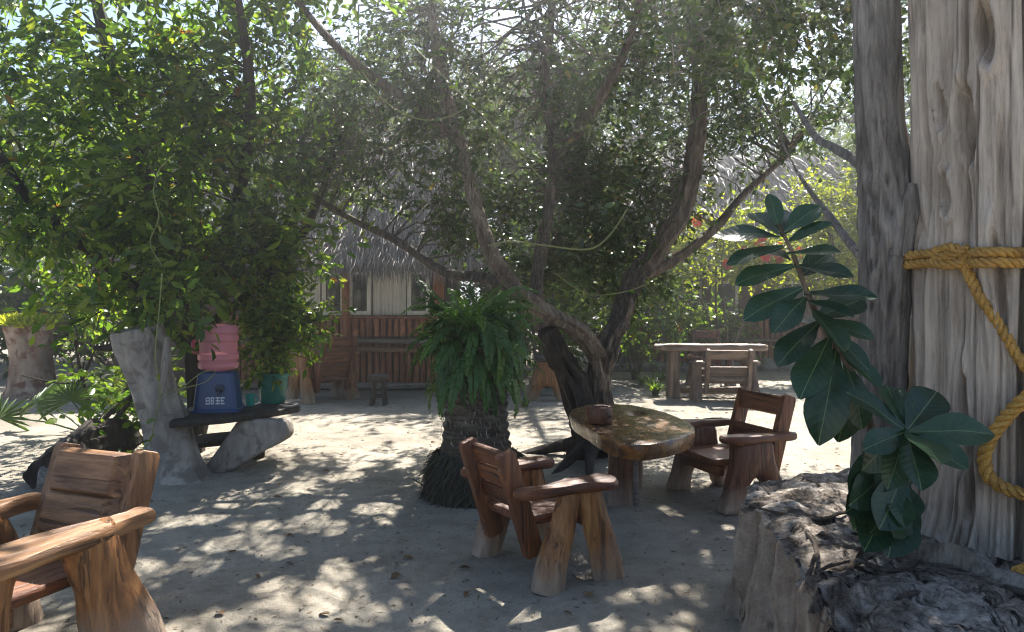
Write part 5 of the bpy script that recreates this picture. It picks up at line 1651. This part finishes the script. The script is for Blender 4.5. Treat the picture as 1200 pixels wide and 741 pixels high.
# fan palms, grasses
def fan_palm(loc, label, fans, seed):
    t = thing('fan_palm', loc, label, 'palm')
    rng = random.Random(seed)
    for k, (h, size, yaw, tilt) in enumerate(fans):
        h = Vector(h)
        q = MB()
        sp = spline([(0, 0, 0), h * 0.5 + Vector((0, 0, 0.06)), h], 4)
        q.tube(sp, lerp_list([0.012, 0.009, 0.006], len(sp)), 6)
        stem = q.build('stem', 'palm_leaf', t)
        n = 18
        rot = Matrix.Rotation(R(yaw), 3, 'Z') @ Matrix.Rotation(R(tilt), 3, 'X')
        for i in range(n):
            a = R(-120 + 240 * i / (n - 1) + 90)
            d = rot @ Vector((math.cos(a), math.sin(a), -0.12 - 0.1 * rng.random()))
            nn = rot @ Vector((0, 0, 1))
            me = leaves_mesh('blade', np.array([h]), np.array([d]), np.array([nn]), np.array([size * rng.uniform(0.8, 1.05)]), np.array([size * 0.085]), 'palm_leaf', LEAF8)
            link('blade', me, stem)


fan_palm(G(105, 510), 'low fan palm beside the thin stem over the sandy path', [((-0.15, -0.1, 0.42), 0.42, 20, 55), ((-0.75, 0.2, 0.35), 0.5, -30, 50), ((-1.15, 0.1, 0.18), 0.45, 40, 60), ((0.2, 0.3, 0.4), 0.4, 160, 45)], 3)

g_ = G(105, 508)
sap = thing('young_sapling', g_, 'thin dark forked sapling stem beside the leaning grey stump', 'sapling')
limb_mesh(sap, 'stem', [g_ + Vector((0, 0, -0.02)), P(104, 475, g_.y), P(97, 440, g_.y), P(92, 420, g_.y), P(84, 380, g_.y)], [0.03, 0.028, 0.024, 0.02, 0.012], 'bark_dark', 9, 0.2, 4)
limb_mesh(sap, 'branch', [P(97, 442, g_.y), P(108, 418, g_.y), P(118, 395, g_.y)], [0.018, 0.014, 0.008], 'bark_dark', 8, 0.2, 5)
lp_ = limb_mesh(sap, 'branch', [P(96, 450, g_.y), P(60, 448, g_.y), P(25, 440, g_.y - 0.2)], [0.014, 0.012, 0.006], 'bark_dark', 8, 0.2, 6)
foliage(sap, [(P(105, 345, g_.y), (0.35, 0.4, 0.25), 1.5), (P(125, 440, g_.y + 0.2), (0.2, 0.2, 0.3), 0.4)], 24, lp_ + [tuple(P(84, 380, g_.y)), tuple(P(118, 395, g_.y))], 90, 'leaf_mid', 0.14, 0.42, 5, 6, 0.35, 0.2, LEAF8, bark='bark_dark', spread=0.18, names=('twigs', 'foliage'), br_r=0.006)


def grass_clump(name, loc, label, n, length, seed, mat='palm_leaf', wid=0.03, group=None, cat='plant', lean=0.8):
    rng = np.random.default_rng(seed)
    t = thing(name, loc, label, cat, group=group)
    a = rng.random(n) * 2 * PI
    k = 4
    V, Q = [], []
    for i in range(n):
        L = length * rng.uniform(0.6, 1.1)
        ln = lean * rng.uniform(0.4, 1.2)
        d = np.array([math.cos(a[i]), math.sin(a[i]), 0])
        s = np.array([-d[1], d[0], 0]) * wid * 0.5
        b0 = d * 0.04
        for j in range(k + 1):
            f = j / k
            p = b0 + d * L * ln * f * f * 0.9 + np.array([0, 0, L * (f - 0.55 * ln * f * f)])
            w = (1 - f) ** 0.6 if j < k else 0.05
            V += [p + s * w, p - s * w]
        o = i * 2 * (k + 1)
        for j in range(k):
            Q.append((o + 2 * j, o + 2 * j + 1, o + 2 * j + 3, o + 2 * j + 2))
    link('blades', np_mesh('blades', np.array(V), [(4, np.array(Q))], mat), t)
    return t


grass_clump('strap_plant', G(745, 428), 'strappy grass-like plant in the bed by the stone border', 60, 0.95, 5, 'leaf_mid', 0.045)
grass_clump('strap_plant', G(722, 430), 'smaller strappy plant next to the spreading tree stems in the stone bed', 34, 0.7, 6, 'leaf_mid', 0.04)
for k, (px_, py_) in enumerate([(752, 452), (764, 457), (776, 449), (768, 464)]):
    grass_clump('weed_tuft', G(px_, py_), 'low leafy weed sprouting from the sand between the two tables', 40, 0.40, 20 + k, 'leaf_mid', 0.05, 'weeds in the sand', 'weed', 1.0)
grass_clump('weed_tuft', G(72, 585), 'tiny green weed at the rotten log end', 16, 0.14, 31, 'leaf_sunny', 0.03, None, 'weed', 1.0)
grass_clump('weed_tuft', G(228, 562), 'tiny weed between the leaning grey stump and slab leg', 14, 0.10, 32, 'leaf_mid', 0.02, None, 'weed', 1.0)
grass_clump('weed_tuft', G(615, 477), 'low dark weed beside the arched bench', 30, 0.3, 33, 'leaf_mid', 0.04, None, 'weed', 1.0)


# ------------------------------------------------------------------ palm stump with fern
def fern_palm():
    g = G(556, 582)
    base = Vector((g.x, g.y + 0.1, 0))
    t = thing('palm_stump', base, 'ringed palm stump with shaggy root skirt under the big fern', 'palm')
    q = MB()
    prof = []
    z = 0.0
    rng = random.Random(3)
    prof = [(0.40, -0.02), (0.40, 0.06), (0.36, 0.16), (0.30, 0.28)]
    z = 0.28
    while z < 1.15:
        r = 0.27 - 0.07 * (z - 0.28)
        prof += [(r, z), (r + 0.02, z + 0.055), (r + 0.012, z + 0.068), (r - 0.008, z + 0.072)]
        z += 0.075 + rng.uniform(-0.01, 0.02)
    q.lathe(prof, 40, (0, 0, 0), 0.10, 4)
    q.build('trunk', 'palmtrunk', t)
    # root skirt
    r2 = np.random.default_rng(6)
    n = 5200
    a = r2.random(n) * 2 * PI
    zz = 0.36 * r2.random(n) ** 0.8
    rr = 0.31 + 0.10 * (1 - zz / 0.4)
    pos = np.stack([rr * np.cos(a), rr * np.sin(a), zz], 1)
    d = np.stack([np.cos(a) * 0.55, np.sin(a) * 0.55, -np.ones(n)], 1) + r2.normal(size=(n, 3)) * 0.4
    tag(link('root_skirt', leaves_mesh('root_skirt', pos, d, np.stack([np.cos(a), np.sin(a), 0.4 * np.ones(n)], 1) + r2.normal(size=(n, 3)) * 0.3, r2.uniform(0.06, 0.17, n), r2.uniform(0.006, 0.016, n), 'fibre', STRIP), t), kind='stuff')
    # ring fibres
    n = 700
    a = r2.random(n) * 2 * PI
    zz = r2.uniform(0.3, 1.1, n)
    rr = 0.292 - 0.07 * (zz - 0.28)
    pos = np.stack([rr * np.cos(a), rr * np.sin(a), zz], 1)
    d = np.stack([-np.sin(a) * 0.3, np.cos(a) * 0.3, -np.ones(n)], 1) + r2.normal(size=(n, 3)) * 0.25
    tag(link('ring_fibre', leaves_mesh('ring_fibre', pos, d, np.stack([np.cos(a), np.sin(a), 0 * a], 1), r2.uniform(0.03, 0.08, n), r2.uniform(0.004, 0.010, n), 'thatch', STRIP), t), kind='stuff')
    # fern
    f0 = base + Vector((-0.03, -0.02, 1.20))
    f = thing('fern', f0, 'big bushy bright green fern spilling over the top of the palm stump', 'fern')
    f.scale = (0.84, 0.84, 1.2)
    fr = []
    for v_ in range(7):
        rg = np.random.default_rng(40 + v_)
        L = 1.0
        droop = [0.6, 0.9, 1.2, 1.4, 1.6, 0.35, 1.05][v_]
        pos, dr, nr, ln, wd = [], [], [], [], []
        m_ = 34
        for i in range(m_):
            s = (i + 2) / (m_ + 1)
            ang = 0.95 - droop * 1.7 * s
            x = sum(math.cos(0.95 - droop * 1.7 * q_ / 30 * s) for q_ in range(30)) / 30 * s
            z = sum(math.sin(0.95 - droop * 1.7 * q_ / 30 * s) for q_ in range(30)) / 30 * s
            tg = np.array([math.cos(ang), 0, math.sin(ang)])
            up = np.array([-math.sin(ang), 0, math.cos(ang)])
            pl = 0.115 * (math.sin(PI * min(0.98, s * 0.86 + 0.12)) ** 0.7) + 0.012
            for sd in (-1, 1):
                pos.append((x, 0, z))
                dr.append(tg * 0.35 + np.array([0, sd, 0]) + up * rg.normal() * 0.15 - np.array([0, 0, 0.2]))
                nr.append(up + rg.normal(size=3) * 0.2)
                ln.append(pl * rg.uniform(0.85, 1.1))
                wd.append(0.040)
        pos.append((0, 0, 0)); dr.append((0.6, 0, 0.8)); nr.append((0, 1, 0)); ln.append(0.25); wd.append(0.012)
        me = leaves_mesh('frond', np.array(pos, float), np.array(dr, float), np.array(nr, float), np.array(ln), np.array(wd), 'fern', LEAF6)
        fr.append(me)
    rng = random.Random(12)
    for k in range(295):
        a = rng.random() * 2 * PI
        up = rng.random()
        v_ = rng.choice([5, 0, 0, 1] if up > 0.72 else ([1, 2, 6] if up > 0.4 else [2, 3, 4, 4]))
        s = rng.uniform(0.38, 0.70) * (1.0 if up < 0.75 else 0.78)
        st = Vector((0.17 * math.cos(a) * rng.random(), 0.17 * math.sin(a) * rng.random(), rng.uniform(-0.14, 0.16) + (0.0 if up > 0.4 else -0.12)))
        mw = Matrix.Translation(st) @ Matrix.Rotation(a, 4, 'Z') @ Matrix.Rotation(rng.uniform(-0.35, 0.35), 4, 'X') @ Matrix.Rotation(rng.uniform(-0.25, 0.3), 4, 'Y') @ Matrix.Diagonal((s, s * rng.uniform(0.8, 1.1), s, 1))
        link('frond', fr[v_], f, mw)


fern_palm()

# ------------------------------------------------------------------ stone border
rng = random.Random(77)
x = 2.4
k = 0
SM = []
for k in range(5):
    q = MB(); q.blob((0, 0, 0), (0.5, 0.42, 0.40), k, 0.45); SM.append(q.mesh('border_stone', 'stone'))
k = 0
while x < 9.2:
    s = rng.uniform(0.26, 0.46)
    yy = 17.4 + 0.12 * math.sin(x * 1.3) + rng.uniform(-0.08, 0.08)
    o = link('border_stone', SM[k % 5], None, Matrix.Translation((x, yy, s * 0.28)) @ Matrix.Rotation(rng.random() * 6, 4, 'Z') @ Matrix.Diagonal((s * 1.1, s, s * rng.uniform(0.85, 1.2), 1)))
    tag(o, 'rounded grey stone in the border row before the far hut', 'stone', 'stones edging the planting bed')
    x += s * rng.uniform(0.85, 1.1)
    k += 1

# ------------------------------------------------------------------ hanging vines
def vine(label, pts, r=0.006, leafy=0, seed=0):
    w = [P(*p) for p in pts]
    t = thing('vine', w[0], label, 'vine')
    sp = spline([p - w[0] for p in w], 8)
    q = MB(); q.tube(sp, r, 5); q.build('tendril', 'vine', t)
    if leafy:
        rg = np.random.default_rng(seed)
        n = leafy
        idx = rg.integers(2, len(sp), n)
        pos = np.array([sp[i] for i in idx], float)
        link('leaves', leaves_mesh('leaves', pos, rg.normal(size=(n, 3)), rg.normal(size=(n, 3)) * 0.5 + np.array([0, 0, 1]), rg.uniform(0.05, 0.1, n), rg.uniform(0.03, 0.05, n), 'leaf_mid', LEAF8), t)


vine('pale looping vine strung across in front of the spreading tree limb', [(572, 288, 6.6), (600, 283, 6.6), (640, 288, 6.7), (690, 292, 6.8), (715, 275, 6.9), (735, 245, 7.0)], 0.008)
vine('thin vine drooping between the upper limbs', [(425, 85, 6.6), (450, 118, 6.6), (485, 138, 6.7), (515, 140, 6.8), (545, 128, 7.0)], 0.006)
vine('thin vine trailing through the crown by the limb fork', [(650, 320, 6.9), (690, 345, 6.9), (740, 340, 7.0), (770, 325, 7.2)], 0.005, 10, 3)
vine('curling vine dangling beside the pale grey stump', [(190, 320, 5.9), (186, 370, 5.9), (182, 420, 5.9), (188, 460, 5.95), (180, 500, 6.0), (176, 520, 6.0)], 0.005, 8, 4)
vine('wiry vine looping from the grey stump to the dispenser', [(188, 462, 6.15), (215, 455, 6.15), (240, 448, 6.2), (252, 435, 6.2), (235, 438, 6.2), (214, 455, 6.15), (200, 470, 6.1)], 0.004)
vine('long vine hanging down through the left tree', [(205, 180, 6.0), (186, 200, 6.0), (180, 225, 5.95), (186, 255, 5.9), (176, 285, 5.9), (190, 312, 5.9)], 0.004, 12, 5)
vine('straight vine hanging above the pale limb', [(470, 40, 6.4), (520, 90, 6.4), (580, 150, 6.5), (640, 215, 6.6)], 0.005, 14, 6)

# ------------------------------------------------------------------ fallen leaves and grit
rng = random.Random(9)
DL = [leaves_mesh('fallen_leaf', np.array([[-0.5, 0, 0.0]]), np.array([[1.0, 0, 0]]), np.array([[0, 0, 1.0]]), np.array([1.0]), np.array([w_]), 'dry_leaf', LEAF8) for w_ in (0.45, 0.6, 0.35)]
fixed = [(470, 650), (478, 655), (545, 668), (397, 730), (380, 722), (230, 640), (300, 590), (258, 722), (462, 655), (690, 700), (515, 640), (390, 560), (325, 585)]
for k in range(120):
    if k < len(fixed):
        p = G(*fixed[k])
    else:
        p = Vector((rng.uniform(-4.5, 3.5), rng.uniform(2.6, 10.5), 0))
    if 0.95 < p.x < 3.8 and p.y < 4.3:
        continue
    p.z = ground_h(p.x, p.y) + 0.012
    s = rng.uniform(0.03, 0.08)
    o = link('fallen_leaf', DL[k % 3], None, Matrix.Translation(p) @ Matrix.Rotation(rng.random() * 6.28, 4, 'Z') @ Matrix.Rotation(rng.uniform(-0.35, 0.35), 4, 'X') @ Matrix.Diagonal((s, s, s * 1.5, 1)))
    tag(o, 'small dry brown leaf lying on the sandy ground', 'leaf', 'fallen leaves on the sand')
r2 = np.random.default_rng(3)
n = 9000
pos = np.stack([r2.uniform(-5, 4, n), 2.2 + 9 * r2.random(n) ** 1.3, np.zeros(n)], 1)
pos[:, 2] = [ground_h(a, b_) + 0.004 for a, b_ in pos[:, :2]]
d = r2.normal(size=(n, 3)); d[:, 2] *= 0.12
me = leaves_mesh('ground_litter', pos, d, np.tile([0, 0, 1.0], (n, 1)) + r2.normal(size=(n, 3)) * 0.3, r2.uniform(0.012, 0.05, n), r2.uniform(0.004, 0.014, n), 'grit')
tag(link('ground_litter', me), 'fine twigs and leaf crumbs scattered over the sand', 'litter', kind='stuff')


# ------------------------------------------------------------------ scattering volume added to imitate the lens glare veil
def make_glare_haze():
    q = MB()
    x0, x1, y0, y1, z0, z1 = -330.0, 330.0, -130.0, 410.0, -1.2, 11.5
    q.add([(x0, y0, z0), (x1, y0, z0), (x1, y1, z0), (x0, y1, z0), (x0, y0, z1), (x1, y0, z1), (x1, y1, z1), (x0, y1, z1)],
          [(3, 2, 1, 0), (4, 5, 6, 7), (0, 1, 5, 4), (1, 2, 6, 5), (2, 3, 7, 6), (3, 0, 4, 7)])
    m = bpy.data.materials.new('glare_haze_volume')
    m.use_nodes = True
    nt = m.node_tree
    nt.nodes.remove(nt.nodes['Principled BSDF'])
    v = nt.nodes.new('ShaderNodeVolumePrincipled')
    v.inputs['Color'].default_value = (0.93, 0.95, 0.98, 1)
    v.inputs['Density'].default_value = 0.0085
    v.inputs['Anisotropy'].default_value = 0.86
    nt.links.new(v.outputs[0], nt.nodes['Material Output'].inputs['Volume'])
    M['glare_haze'] = m
    return tag(q.build('glare_haze', 'glare_haze', None, False), kind='stuff')


make_glare_haze()
